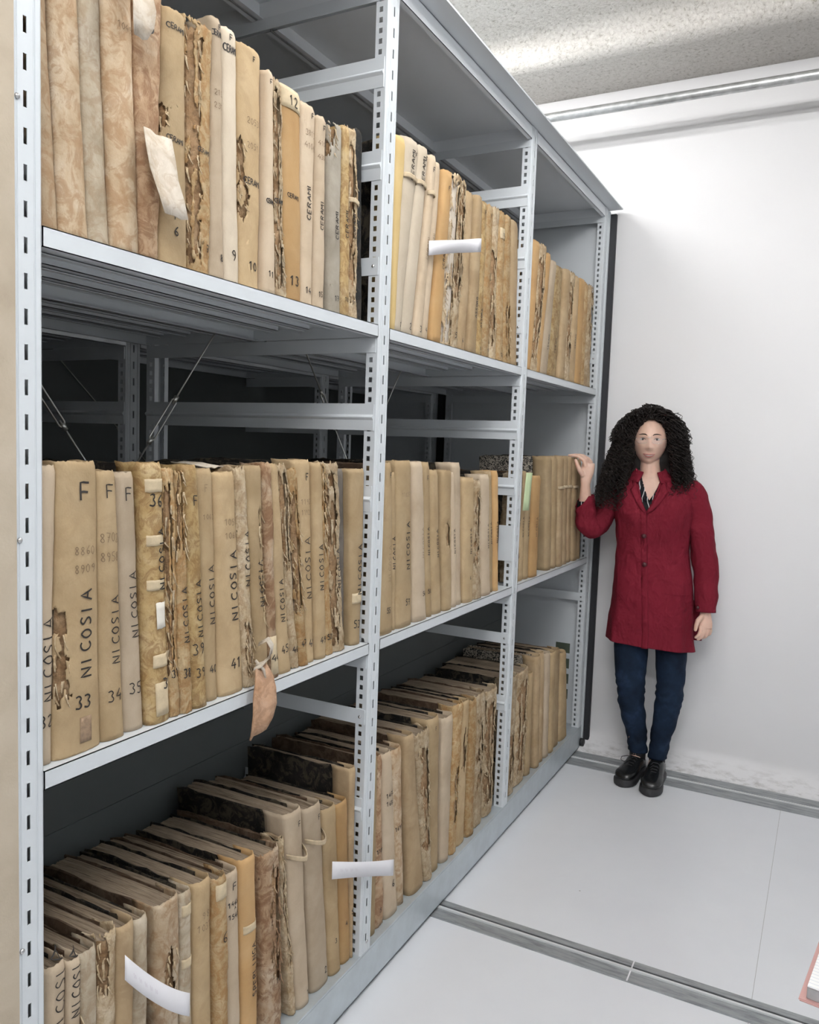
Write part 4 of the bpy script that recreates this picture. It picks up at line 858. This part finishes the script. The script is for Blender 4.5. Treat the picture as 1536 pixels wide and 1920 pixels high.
# raised right hand on the ledgers: palm, four fingers, thumb
addmesh(loft([ell(-.334, -.050, 1.352, .0225, .019), ell(-.332, -.050, 1.375, .026, .018), ell(-.329, -.050, 1.405, .031, .0165), ell(-.326, -.049, 1.43, .031, .015), ell(-.325, -.047, 1.446, .028, .012)]))
chain([(-.336, -.058, 1.430), (-.345, -.060, 1.458), (-.371, -.062, 1.474), (-.396, -.062, 1.4785), (-.413, -.062, 1.4775)], [.0105, .0095, .0085, .0075, .006])     # index
chain([(-.330, -.048, 1.434), (-.337, -.046, 1.463), (-.362, -.040, 1.4795), (-.389, -.038, 1.480), (-.408, -.038, 1.4775)], [.0105, .0095, .0085, .0075, .006])
chain([(-.322, -.040, 1.432), (-.329, -.030, 1.462), (-.352, -.018, 1.478), (-.376, -.014, 1.4795), (-.394, -.013, 1.477)], [.0100, .009, .008, .007, .006])
chain([(-.313, -.038, 1.426), (-.316, -.020, 1.452), (-.333, -.004, 1.469), (-.352, .004, 1.474), (-.366, .008, 1.474)], [.009, .008, .007, .006, .005])
chain([(-.345, -.060, 1.388), (-.361, -.071, 1.412), (-.372, -.076, 1.436), (-.380, -.077, 1.457)], [.013, .0115, .0095, .0075])   # thumb
# lowered left hand
addmesh(loft([ell(.217, -.024, .80, .023, .018), ell(.217, -.028, .78, .027, .017), ell(.218, -.032, .755, .031, .0155), ell(.219, -.034, .735, .030, .014)]))
chain([(.200, -.042, .745), (.200, -.050, .722), (.192, -.054, .703), (.181, -.050, .692)], [.0105, .0095, .0082, .0068])
chain([(.212, -.038, .742), (.213, -.046, .715), (.205, -.050, .695), (.192, -.044, .683)], [.0105, .0095, .0082, .0068])
chain([(.225, -.034, .742), (.229, -.038, .716), (.224, -.038, .698), (.210, -.030, .688)], [.0100, .009, .008, .0065])
chain([(.237, -.028, .744), (.243, -.028, .724), (.240, -.026, .708), (.229, -.020, .699)], [.009, .008, .0072, .006])
chain([(.203, -.036, .785), (.186, -.052, .768), (.180, -.060, .748), (.1775, -.062, .728)], [.0125, .0115, .0095, .0078])
body = frompy('body', vsA, fsA, M['skin'], PX, None, True)
md = body.modifiers.new('r', 'REMESH'); md.mode = 'VOXEL'; md.voxel_size = .0030; md.use_smooth_shade = True
md = body.modifiers.new('sm', 'SMOOTH'); md.factor = .5; md.iterations = 3
# face details
def onface(dx, z, off=0):
    best = None
    for k in range(60):
        th = -1.0+2.0*k/59
        for ph in (math.acos(max(-1, min(1, (z-.0)/.112))),):
            p = head_vert(th, ph)-HC
            e = abs(p.x-dx)
            if best is None or e < best[0]: best = (e, p)
    return HC+Vector((dx, best[1].y-off, z))
for s in (-1, 1):
    c = onface(s*.030, .008)
    bm = bmesh.new(); bmesh.ops.create_uvsphere(bm, u_segments=20, v_segments=14, radius=.0115)
    for v in bm.verts: v.co = Vector((v.co.x*1.05, v.co.y*.7, v.co.z*.52))+c+Vector((0, .0045, 0))
    ey = frombm('eye', bm, M['eyew'], PX, None, True)
    bm = bmesh.new(); bmesh.ops.create_uvsphere(bm, u_segments=14, v_segments=10, radius=.0050)
    for v in bm.verts: v.co = Vector((v.co.x, v.co.y*.4, v.co.z))+c+Vector((0, -.0030, .0002))
    frombm('iris', bm, M['iris'], ey, None, True)
    tubeobj('eyelash', [onface(s*(.030+d), .0135-abs(d)**2*40, .0015) for d in (-.013, -.008, -.003, .003, .008, .013)], [.0006, .0012, .0014, .0014, .0012, .0006], M['brow'], ey, 6)
    tubeobj('eyebrow', [onface(s*(.030+d*1.0), .028+.003*math.cos(d*90)-(.003 if d < -.012 else 0), .0008) for d in (-.018, -.012, -.006, 0, .006, .012, .018)], [.0012, .0024, .0026, .0024, .0020, .0014, .0006], M['brow'], PX, 6)
tubeobj('upper_lip', [onface(d, -.0585+(d/.026)**2*.0035-(.0008 if abs(d) < .003 else 0), .0002) for d in (-.026, -.019, -.012, -.005, 0, .005, .012, .019, .026)], [.0005, .0013, .0020, .0024, .0022, .0024, .0020, .0013, .0005], M['lip'], PX, 8)
tubeobj('lower_lip', [onface(d, -.0690+(d/.026)**2*.0135, .0004) for d in (-.025, -.019, -.012, -.006, 0, .006, .012, .019, .025)], [.0005, .0016, .0026, .0032, .0034, .0032, .0026, .0016, .0005], M['lip'], PX, 8)
tubeobj('teeth', [onface(d, -.0632+(d/.026)**2*.008, .0006) for d in (-.018, -.010, 0, .010, .018)], [.0006, .0019, .0024, .0019, .0006], M['teeth'], PX, 6)
# glasses: rimless, metal bridge and temples
gl = bpy.data.materials.new('lens_glass'); gl.use_nodes = True; gn = gl.node_tree; gn.nodes.remove(gn.nodes['Principled BSDF'])
tr = gn.nodes.new('ShaderNodeBsdfTransparent'); tr.inputs[0].default_value = (.98, .985, .99, 1); gg = gn.nodes.new('ShaderNodeBsdfGlossy'); gg.inputs['Roughness'].default_value = .03
mx = gn.nodes.new('ShaderNodeMixShader'); mx.inputs[0].default_value = .05; gn.links.new(tr.outputs[0], mx.inputs[1]); gn.links.new(gg.outputs[0], mx.inputs[2]); gn.links.new(mx.outputs[0], gn.nodes['Material Output'].inputs[0]); M['glass'] = gl
GY = HC.y-.101
G = boxes('glasses', [(HC.x-.0095, HC.x+.0095, GY-.002, GY-.0005, HC.z+.0145, HC.z+.0160)], M['chrome'], PX, .0004)
for s in (-1, 1):
    r = [];
    for k in range(24):
        t = 2*PI*k/24; c_, s_ = math.cos(t), math.sin(t)
        r.append((HC.x+s*.0325+.0235*math.copysign(abs(c_)**.65, c_), HC.z+.003+.0135*math.copysign(abs(s_)**.65, s_)))
    vs = [(x, GY+.0003+(x-HC.x)**2*2.2, z) for x, z in r]+[(x, GY+.0013+(x-HC.x)**2*2.2, z) for x, z in r]
    fs = [tuple(range(24)), tuple(range(24, 48))[::-1]]+[(k, 24+k, 24+(k+1) % 24, (k+1) % 24) for k in range(24)]
    frompy('lens', vs, fs, M['glass'], G)
    tubeobj('lens_edge', [(x, GY+.0003+(x-HC.x)**2*2.2, z) for x, z in r[13:23]], .0005, M['chrome'], G, 5)
    tubeobj('temple_arm', [(HC.x+s*.055, GY+.0065, HC.z+.010), (HC.x+s*.065, GY+.012, HC.z+.0105), (HC.x+s*.071, GY+.03, HC.z+.010), (HC.x+s*.077, GY+.105, HC.z+.004)], [.0014, .0014, .001, .001], M['chrome'], G, 6)
# ---- coat
CT = [ # z, cx, half width, y centre, half depth
 (.636, -.014, .196, .030, .128), (.70, -.016, .193, .030, .125), (.80, -.014, .184, .030, .120), (.90, -.015, .174, .030, .115), (1.00, -.016, .165, .030, .108), (1.08, -.020, .160, .030, .106),
 (1.16, -.026, .163, .024, .114), (1.23, -.033, .172, .022, .118), (1.29, -.040, .182, .026, .104), (1.33, -.044, .178, .030, .088), (1.36, -.047, .150, .032, .078), (1.385, -.049, .112, .034, .070), (1.405, -.051, .078, .034, .064), (1.425, -.053, .066, .034, .062)]
def wr(x, z, s=1):
    return (noise.noise(Vector((x*9, z*5.0, s*3.1)))*.010+noise.noise(Vector((x*16+z*10, z*12, s*7.7)))*.0045)
def coat_p(j, n, z, off=0):
    cx, a, cy, b = interp(CT, z); t = 2*PI*j/n; c, s = math.cos(t), math.sin(t); e = 2/2.5
    low = max(0, min(1, (1.0-z)/.35))
    fold = low*(.006*math.sin(5*t+1)+.004*math.sin(9*t+2+z*3))
    x = cx+(a+off)*math.copysign(abs(c)**e, c); y = cy+(b+off)*math.copysign(abs(s)**e, s)
    k = wr(x+.3*y, z)*(1 if z < 1.30 else .4)+fold
    # bust
    if s < 0: y -= .014*math.exp(-((x-cx-.062)/.055)**2-((z-1.20)/.055)**2)+.014*math.exp(-((x-cx+.062)/.055)**2-((z-1.20)/.055)**2)
    return Vector((x+c*k, y+s*k, z+.018*c*(z < 1.0)*-low*.8-.006*low))
CX = lambda z: lerp(-.062, -.023, max(0, min(1, (1.24-z)/.55)))
n = 240; zs = [.636+(1.425-.636)*i/200 for i in range(201)]
vs = []; fs = []
for z in zs:
    for j in range(n): vs.append(coat_p(j, n, z))
def vopen(p):
    if p.y > .0: return False
    if p.z < 1.245: return False
    k = (p.z-1.245)/.165; cxx = -.061; return cxx-.050*k**.8-.002 < p.x < cxx+.058*k**.8+.002
for i in range(len(zs)-1):
    for j in range(n):
        q = [i*n+j, i*n+(j+1) % n, (i+1)*n+(j+1) % n, (i+1)*n+j]; c = sum((vs[k] for k in q), Vector())/4
        if vopen(c): continue
        fs.append(tuple(q))
def snap(vs, zmin, f):
    for v in vs:
        if v.y < 0 and v.z > zmin:
            l, r_ = f(v.z)
            if l < v.x < r_: v.x = l if v.x-l < r_-v.x else r_
snap(vs, 1.245, lambda z: (-.061-.050*((z-1.245)/.165)**.8-.002, -.061+.058*((z-1.245)/.165)**.8+.002))
coat = frompy('coat', vs, fs, M['coat'], PX, None, True); md = coat.modifiers.new('s', 'SOLIDIFY'); md.thickness = .003; md.offset = -1
def front_y(x, z, off=0):
    best = None
    for j in range(60, 121):
        p = coat_p(j, 120, z)
        e = abs(p.x-x)
        if best is None or e < best[0]: best = (e, p.y)
    return best[1]-off
# overlapping front edge, from the last lapel point to the hem
g = []
for i in range(60):
    z = 1.246+(.628-1.246)*i/59; c = CX(z)
    g.append([Vector((c+dx, front_y(c+dx, z)-o_, z)) for dx, o_ in ((.003, -.001), (.0, .0035), (-.008, .0030), (-.018, .0010), (-.026, -.0015))])
sheet('button_band', g, M['coat'], coat, .002)
for z in (1.133, 1.005): tubeobj('button', [(CX(z)-.010, front_y(CX(z)-.010, z, .004), z), (CX(z)-.010, front_y(CX(z)-.010, z, .0085), z)], [.0105, .0095], M['button'], coat, 14)
# lapels and collar
def lap(pts_in, pts_out, lift):
    g = []
    for (a, b_) in zip(pts_in, pts_out):
        row_ = []
        for k in range(6):
            t = k/5; x = lerp(a[0], b_[0], t); z = lerp(a[1], b_[1], t); zz = min(z, 1.39)
            row_.append(Vector((x, front_y(x, zz, lift+.004*math.sin(PI*t))+(max(0, z-1.375))*.9, z)))
        g.append(row_)
    return g
sheet('lapel', lap([(-.061, 1.245), (-.072, 1.265), (-.084, 1.29), (-.094, 1.315), (-.103, 1.34), (-.110, 1.365), (-.114, 1.392)], [(-.066, 1.235), (-.088, 1.255), (-.108, 1.285), (-.126, 1.318), (-.135, 1.335), (-.122, 1.350), (-.128, 1.372)], .005), M['coat'], coat, .0028)
sheet('lapel', lap([(-.060, 1.245), (-.046, 1.265), (-.032, 1.29), (-.020, 1.315), (-.010, 1.34), (-.004, 1.365), (.000, 1.392)], [(-.055, 1.232), (-.026, 1.255), (-.003, 1.285), (.016, 1.312), (.028, 1.334), (.018, 1.346), (.020, 1.366)], .005), M['coat'], coat, .0028)
def collar(pts, name='collar'):
    g = []
    for (a, t_, w_) in pts:   # angle around neck, top z, width
        c, s = math.cos(a), math.sin(a)
        g.append([Vector((-.053+(.060+k*.010)*c*1.03, .030+(.056+k*.010)*s, t_-k*w_/4+(.002 if k == 0 else 0))) for k in range(5)])
    return sheet(name, g, M['coat'], coat, .003)
collar([(math.radians(a), 1.432-(.0 if 0 <= a <= 180 else .022*abs(math.sin(math.radians(a)))), .045) for a in range(-62, 243, 8)])
# pocket flaps / seams, side slit edge
def seam(name, pts, r=.0016):
    return tubeobj(name, [(x, front_y(x, z, .0012), z) for x, z in pts], r, M['coat'], coat, 6)
seam('pocket_edge', [(.040+k*.012, .882-.0008*k) for k in range(11)])
seam('pocket_edge', [(-.190+k*.010, .885-.006*k-.0007*k*k) for k in range(9)])
# back tail showing beside the front hem
g = [[Vector((.150+.020*k, .040+.02*math.sin(k*.8), z)) for k in range(4)] for z in (.80, .75, .70, .656)]
sheet('back_tail', [[Vector((lerp(.165, .214, k/3), .055, z)) for k in range(4)] for z in (.84, .78, .72, .656)], M['coat'], coat, .003)
def sleeve(pts, rad, name='sleeve', seed=1):
    P = [Vector(p) for p in pts]; R_ = list(rad); pp, rr = [], []
    for i in range(len(P)-1):
        p0 = P[max(0, i-1)]; p3 = P[min(len(P)-1, i+2)]
        for k in range(7):
            t = k/7; a, b_ = P[i], P[i+1]
            q = .5*((2*a)+(b_-p0)*t+(2*p0-5*a+4*b_-p3)*t*t+(3*a-p0-3*b_+p3)*t**3); pp.append(q); rr.append(lerp(R_[i], R_[i+1], t))
    pp.append(P[-1]); rr.append(R_[-1])
    vs, fs = tube(pp, rr, 26, cap=False)
    for i, v in enumerate(vs):
        c = pp[i//26]; d = (v-c); L = d.length or 1; ring = i//26
        k = noise.noise(Vector((v.x*14, v.y*14, v.z*13+seed)))*.0095+noise.noise(Vector((v.x*40, v.y*40, v.z*34+seed)))*.0025+math.sin(ring*1.0+(i % 26)*.33+seed)*.0010
        k *= min(1, (len(pp)-1-ring)/3)
        vs[i] = v+d/L*k
        if seed == 5 and ring > len(pp)-11: vs[i].z -= .060*((ring-(len(pp)-11))/10)*max(0, -d.x/L*.8-d.y/L*.45)
    o = frompy(name, vs, fs, M['coat'], coat, None, True); md = o.modifiers.new('s', 'SOLIDIFY'); md.thickness = .003; md.offset = -1
    return o
sleeve([(.085, .03, 1.345), (.128, .028, 1.335), (.155, .026, 1.27), (.172, .022, 1.18), (.192, .02, 1.08), (.210, .010, .97), (.217, -.006, .88), (.219, -.014, .803)], [.040, .054, .057, .055, .054, .053, .050, .043], seed=2)
sleeve([(-.150, .03, 1.345), (-.195, .028, 1.325), (-.232, .02, 1.25), (-.270, .008, 1.175), (-.300, -.012, 1.150), (-.322, -.035, 1.185), (-.329, -.045, 1.245), (-.332, -.05, 1.300)], [.038, .052, .055, .053, .052, .049, .045, .040], seed=5)
tubeobj('cuff_button', [(.182, -.040, .824), (.180, -.046, .824)], [.008, .007], M['button'], coat, 12)
# ---- shirt
g = []
vs = []; fs = []; n2 = 160; zz_ = [1.20+(1.40-1.20)*i/80 for i in range(81)]
for z in zz_:
    for j in range(n2):
        p = coat_p(j, n2, z); cx, a, cy, b_ = interp(CT, z); vs.append(Vector((cx+(p.x-cx)*.90, cy+(p.y-cy)*.93, z)))
def sopen(p):
    if p.y > 0 or p.z < 1.29: return False
    k = (p.z-1.29)/.11; return -.049-.042*k**.75 < p.x < -.049+.048*k**.75
for i in range(len(zz_)-1):
    for j in range(n2):
        q = [i*n2+j, i*n2+(j+1) % n2, (i+1)*n2+(j+1) % n2, (i+1)*n2+j]; c = sum((vs[k] for k in q), Vector())/4
        if not sopen(c): fs.append(tuple(q))
snap(vs, 1.29, lambda z: (-.049-.042*((z-1.29)/.11)**.75, -.049+.048*((z-1.29)/.11)**.75))
sh = frompy('shirt', vs, fs, M['shirt'], PX, None, True)
def scol(s):
    ins = [(-.051+s*.000, 1.292), (-.051+s*.018, 1.320), (-.051+s*.032, 1.350), (-.051+s*.042, 1.38), (-.052+s*.048, 1.405), (-.053+s*.050, 1.425)]
    out = [(-.051+s*.018, 1.285), (-.051+s*.042, 1.312), (-.051+s*.055, 1.335), (-.051+s*.060, 1.36), (-.051+s*.064, 1.385), (-.053+s*.060, 1.412)]
    g = []
    for a, b_ in zip(ins, out):
        g.append([Vector((lerp(a[0], b_[0], k/4), front_y(lerp(a[0], b_[0], k/4), min(1.37, a[1]), -.001)+max(0, a[1]-1.365)*.85, lerp(a[1], b_[1], k/4))) for k in range(5)])
    sheet('shirt_collar', g, M['shirt'], sh, .0016)
scol(-1); scol(1)
vs, fs = tube([(-.325, -.040, 1.215), (-.330, -.046, 1.240), (-.3325, -.050, 1.262), (-.333, -.051, 1.274)], [.040, .038, .0345, .0335], 22, cap=False)
o = frompy('shirt_cuff', vs, fs, M['shirt'], sh, None, True); md = o.modifiers.new('s', 'SOLIDIFY'); md.thickness = .002
# ---- jeans
jv, jf = [], []
def leg(keys, seed):
    rings = []; N_ = 90
    z0, z1 = keys[0][0], keys[-1][0]
    for i in range(N_+1):
        z = lerp(z0, z1, i/N_); cx, cy, a, b_ = interp(keys, z); r = []
        kn = math.exp(-((z-.40)/.07)**2)+.8*math.exp(-((z-.16)/.06)**2)
        for j in range(30):
            t = 2*PI*j/30; k = noise.noise(Vector((math.cos(t)*1.2, math.sin(t)*1.2+seed, z*16)))*.006+kn*.0030*math.sin(z*135+3.5*math.sin(t+seed)+seed+6*noise.noise(Vector((t, z*9, seed))))
            r.append(Vector((cx+(a+k)*math.cos(t), cy+(b_+k)*math.sin(t), z)))
        rings.append(r)
    v, f = loft(rings, cap0=False, cap1=False); b0_ = len(jv); jv.extend(v); jf.extend([tuple(b0_+q for q in ff) for ff in f])
leg([(.86, -.080, .035, .085, .095), (.62, -.094, .020, .076, .082), (.50, -.090, .008, .068, .072), (.42, -.085, -.002, .060, .064), (.36, -.080, .0, .058, .060), (.28, -.064, .012, .054, .056), (.18, -.044, .024, .043, .046), (.115, -.036, .028, .041, .044)], 1)
leg([(.86, .045, .035, .085, .095), (.62, .083, .020, .071, .080), (.50, .088, .008, .062, .070), (.42, .087, -.004, .058, .062), (.36, .084, -.004, .057, .058), (.28, .075, .006, .053, .054), (.18, .060, .016, .042, .044), (.10, .050, .016, .041, .044)], 4)
frompy('jeans', jv, jf, M['denim'], PX, None, True).modifiers.new('s', 'SOLIDIFY').thickness = .002
# ---- shoes
def shoe(heel, toe, nm='shoe'):
    H, T_ = Vector(heel), Vector(toe); d = (T_-H); L = d.length; d.normalize(); sd = Vector((-d.y, d.x, 0))
    def ring(t, w, zlo, zhi, n=22, sq=2.6):
        c = H+d*(t*L); r = []
        for j in range(n):
            a = 2*PI*j/n; cc, ss = math.cos(a), math.sin(a); e = 2/sq
            r.append(Vector((c.x, c.y, (zlo+zhi)/2))+sd*(w*math.copysign(abs(cc)**e, cc))+Vector((0, 0, (zhi-zlo)/2*math.copysign(abs(ss)**e, ss))))
        return r
    prof = [(.0, .016, .034), (.03, .029, .060), (.12, .036, .088), (.25, .037, .100), (.38, .037, .098), (.48, .039, .084), (.60, .044, .072), (.72, .0465, .068), (.84, .045, .066), (.92, .039, .060), (.97, .029, .052), (1.0, .012, .042)]
    v, f = loft([ring(t, w, .026, z) for t, w, z in prof])
    up = frompy(nm, v, f, M['shoe'], PX, None, True)
    sp = [(-.02, .014), (.01, .032), (.10, .041), (.30, .040), (.45, .040), (.62, .047), (.76, .051), (.88, .048), (.96, .038), (1.01, .024), (1.03, .010)]
    v, f = loft([ring(t, w, 0, .034, 20, 5) for t, w in sp]); frompy('sole', v, f, M['sole'], up, None, True)
    wv_ = []
    lace = []
    for k in range(5):
        t = .42+.06*k; z = .094-.032*(k/4)**.8; c = H+d*(t*L); lace.append((c, z))
        tubeobj('lace', [Vector((c.x, c.y, z-.006))+sd*.020, Vector((c.x, c.y, z+.003))+sd*.010, Vector((c.x, c.y, z+.004))-sd*.010, Vector((c.x, c.y, z-.006))-sd*.020+d*.008], .0018, M['sole'], up, 6)
    return up, lace, d, sd
u1, l1, d1, s1 = shoe((-.020, .080, 0), (-.100, -.145, 0))
u2, l2, d2, s2 = shoe((.062, .055, 0), (.020, -.205, 0))
c, z = l1[0]
tubeobj('lace_bow', [Vector((c.x, c.y, z+.004)), Vector((c.x-.028, c.y-.012, z+.010)), Vector((c.x-.052, c.y-.016, z+.004)), Vector((c.x-.056, c.y-.018, z-.010)), Vector((c.x-.040, c.y-.018, z-.018)), Vector((c.x-.018, c.y-.012, z-.004)), Vector((c.x, c.y, z+.002))], .0018, M['sole'], u1, 6)
tubeobj('sock', [(-.036, .034, .075), (-.037, .028, .135)], [.036, .0375], M['rubber'], PX, 16)
tubeobj('sock', [(.052, .026, .075), (.050, .017, .125)], [.036, .0375], M['rubber'], PX, 16)
# ---- hair: dense curls
R = random.Random(5)
hv, hf = [], []
def env(z, side):   # outline of the hair mass at height z (local x)
    L_ = [(1.722, -.03), (1.70, -.095), (1.665, -.150), (1.60, -.190), (1.54, -.215), (1.48, -.238), (1.42, -.252), (1.36, -.272), (1.30, -.286), (1.25, -.285), (1.22, -.24)]
    R__ = [(1.722, -.01), (1.70, .030), (1.665, .058), (1.60, .078), (1.54, .094), (1.48, .106), (1.42, .122), (1.38, .128), (1.34, .120), (1.30, .08), (1.22, .05)]
    return interp(L_ if side < 0 else R__, z)[0]
def clear(p):     # keep the face open
    dx, dz = (p.x+.0635)/.0665, (p.z-1.548)/.104
    if p.y < -.01 and p.z > 1.40:
        q = math.hypot(dx, dz); lim = .985+.10*(.5+.5*math.sin(p.z*260+p.y*310))
        if q < lim: k = lim/max(q, .05); p = Vector((-.0635+(p.x+.0635)*k, p.y, p.z)) if abs(dx) > .3 or dz < .2 else Vector((p.x, p.y, 1.548+(p.z-1.548)*k))
    if p.y < .0 and p.z <= 1.44 and -.116 < p.x < .004: p.x = -.116 if p.x < -.056 else .004
    return p
def strand(path, amp, wl_, rad, ph, ns=96):
    P = [Vector(p) for p in path]; out, rr = [], []
    L_ = sum((P[i+1]-P[i]).length for i in range(len(P)-1))
    for k in range(ns+1):
        t = k/ns*(len(P)-1); i = min(int(t), len(P)-2); f = t-i
        p0, a, b_, p3 = P[max(0, i-1)], P[i], P[i+1], P[min(len(P)-1, i+2)]
        q = .5*((2*a)+(b_-p0)*f+(2*p0-5*a+4*b_-p3)*f*f+(3*a-p0-3*b_+p3)*f**3)
        s_ = k/ns; am = amp*min(1, s_*5+.1); w_ = 2*PI*L_*s_/wl_+ph
        q = q+Vector((math.cos(w_)*am, math.sin(w_)*am*.9, math.sin(w_*.5)*am*.3)); q = clear(q)
        out.append(q); rr.append(rad*(1-.6*s_**2))
    tube(out, rr, 4, cap=False, vs=hv, fs=hf)
for i in range(1250):
    th = R.uniform(-PI, PI); el = R.uniform(.05, 1.25)
    side = -1 if math.sin(th)*1.0 < R.uniform(-.25, .25) else 1
    front = math.cos(th)
    sc = Vector((math.sin(el)*math.sin(th)*.076, -math.sin(el)*math.cos(th)*.090, math.cos(el)*.112))
    root = HC+sc
    if front > .5 and el > .75: continue
    t = R.random(); depth = R.uniform(.2, 1.0)**.7
    zend = (R.uniform(1.23, 1.50) if side < 0 else R.uniform(1.31, 1.52))
    rise = R.uniform(.010, .055)*max(.2, math.cos(el))
    ycol = R.uniform(-.135, .09) if side < 0 else R.uniform(-.075, .10)
    ztop = root.z+rise*.6
    pts = [root, root+Vector((side*.012, -.004*front, rise))]
    zz = root.z+rise*.3
    nseg = 5
    for k in range(1, nseg+1):
        f = k/nseg; z = lerp(min(zz, 1.70), zend, f)
        e = env(z, side); x = lerp(-.045+side*.045, e, depth*min(1, .45+f*.75)) if depth < .98 else e
        if z < 1.42 and side < 0: x = min(x, -.122-.02*R.random())
        if z < 1.42 and side > 0: x = max(x, .012+.02*R.random())
        y = lerp(root.y, ycol, f); pts.append(Vector((x, y, z)))
    strand(pts, R.uniform(.006, .0125), R.uniform(.026, .046), R.uniform(.0014, .0031), R.uniform(0, 6.3))
# crown curls and the fringe line over the forehead
for i in range(190):
    a = R.uniform(-1.5, 1.5); root = HC+Vector((math.sin(a)*.055, -.055+R.uniform(-.02, .07), .098-abs(a)*.012))
    side = 1 if a > 0 else -1; e = .06+R.random()*.05
    pts = [root, root+Vector((side*.012, -.015, .030+R.uniform(0, .028))), root+Vector((side*(e*.6), -.020, .020)), root+Vector((side*e, -.016, -.035)), root+Vector((side*(e+.015), -.01, -.09))]
    strand(pts, R.uniform(.005, .009), R.uniform(.024, .036), R.uniform(.0014, .0030), R.uniform(0, 6.3), 60)
# stray wisps at the outline
for i in range(90):
    side = -1 if R.random() < .62 else 1; z = R.uniform(1.30, 1.68); e = env(z, side); y = R.uniform(-.04, .06)
    p = Vector((e-side*.02, y, z)); strand([p, p+Vector((side*.022, 0, .004)), p+Vector((side*R.uniform(.03, .045), .0, -.03)), p+Vector((side*R.uniform(.02, .05), 0, -.07))], R.uniform(.004, .008), .024, .0011, R.uniform(0, 6), 44)
hair = frompy('hair', hv, hf, M['hair'], PX, None, True)
# soft mass below the curls so that no gap shows the wall
mv, mf = [], []
rings = []
for i in range(30):
    z = lerp(1.700, 1.255, i/29); l, r_ = env(z, -1)+.028, env(z, 1)-.028
    if z < 1.36: r_ = lerp(r_, -.02, (1.36-z)/.10) if z > 1.26 else -.02
    l = min(l, r_-.02); cx = (l+r_)/2; a = (r_-l)/2; yb = .075; ring = []
    for j in range(40):
        t = 2*PI*j/40; c_, s_ = math.cos(t), math.sin(t); k = 1+noise.noise(Vector((c_*4, s_*4, z*22)))*.16
        ring.append(Vector((cx+a*c_*k, .065+(.055 if z > 1.45 else .045)*s_*k, z)))
    rings.append(ring)
v, f = loft(rings); frompy('hair_mass', v, f, M['hair'], PX, None, True)
rings = []
for i in range(16):
    el = .05+1.45*i/15; rings.append([HC+Vector((math.sin(el)*math.cos(2*PI*j/40)*.086, .014+math.sin(el)*math.sin(2*PI*j/40)*.094, math.cos(el)*.128-.004-(.0 if math.sin(2*PI*j/40) > -.2 else 0))) for j in range(40)])
def capf():
    vs = [p for r in rings for p in r]; fs = []
    for i in range(15):
        for j in range(40):
            q = (i*40+j, i*40+(j+1) % 40, (i+1)*40+(j+1) % 40, (i+1)*40+j); c = sum((vs[k] for k in q), Vector())/4
            if c.y < HC.y-.02 and c.z < HC.z+.086: continue
            fs.append(q)
    return frompy('hair_cap', vs, fs, M['hair'], PX, None, True)
capf()
# ================================================================ open register at the right, on a small table
tb = empty('reading_table', (1.42, 1.17, 0), 0, 'small grey table at the right edge carrying the open register', 'table')
boxes('table_top', [(-.325, .50, -.40, .35, .735, .760)], M['steel'], tb, .003)
for (x, y) in ((-.22, .28), (.42, .28), (-.22, -.37), (.42, -.37)): boxes('leg', [(x-.015, x+.015, y-.015, y+.015, 0, .735)], M['steel'], tb)
rg = empty('open_register', (1.044, 1.184, .7605), math.radians(-8), 'open ruled register with a pink cover at the lower right corner', 'book')
pk = plain('pink_cover', (.56, .33, .31), .6); m, nt, b = mk('ruled_paper'); co = coords(nt, False)
bt = N(nt, 'ShaderNodeTexBrick', Scale=1.0); bt.offset = 0; bt.inputs['Color1'].default_value = (.80, .80, .80, 1); bt.inputs['Color2'].default_value = (.80, .80, .80, 1); bt.inputs['Mortar'].default_value = (.55, .58, .66, 1)
bt.inputs['Mortar Size'].default_value = .0006; bt.inputs['Brick Width'].default_value = .03; bt.inputs['Row Height'].default_value = .008; nt.links.new(co, bt.inputs['Vector']); nt.links.new(bt.outputs[0], b.inputs['Base Color']); M['ruled'] = m
boxes('cover', [(0, .60, 0, .40, 0, .004)], pk, rg, .0015)
boxes('pages', [(.009, .59, .006, .394, .0205, .022)], M['ruled'], rg, .0005)
boxes('page_block', [(.009, .59, .006, .394, .004, .0205)], plain('grey_page_edge', (.42, .41, .42), .8, 0, 80, .1), rg, .001)
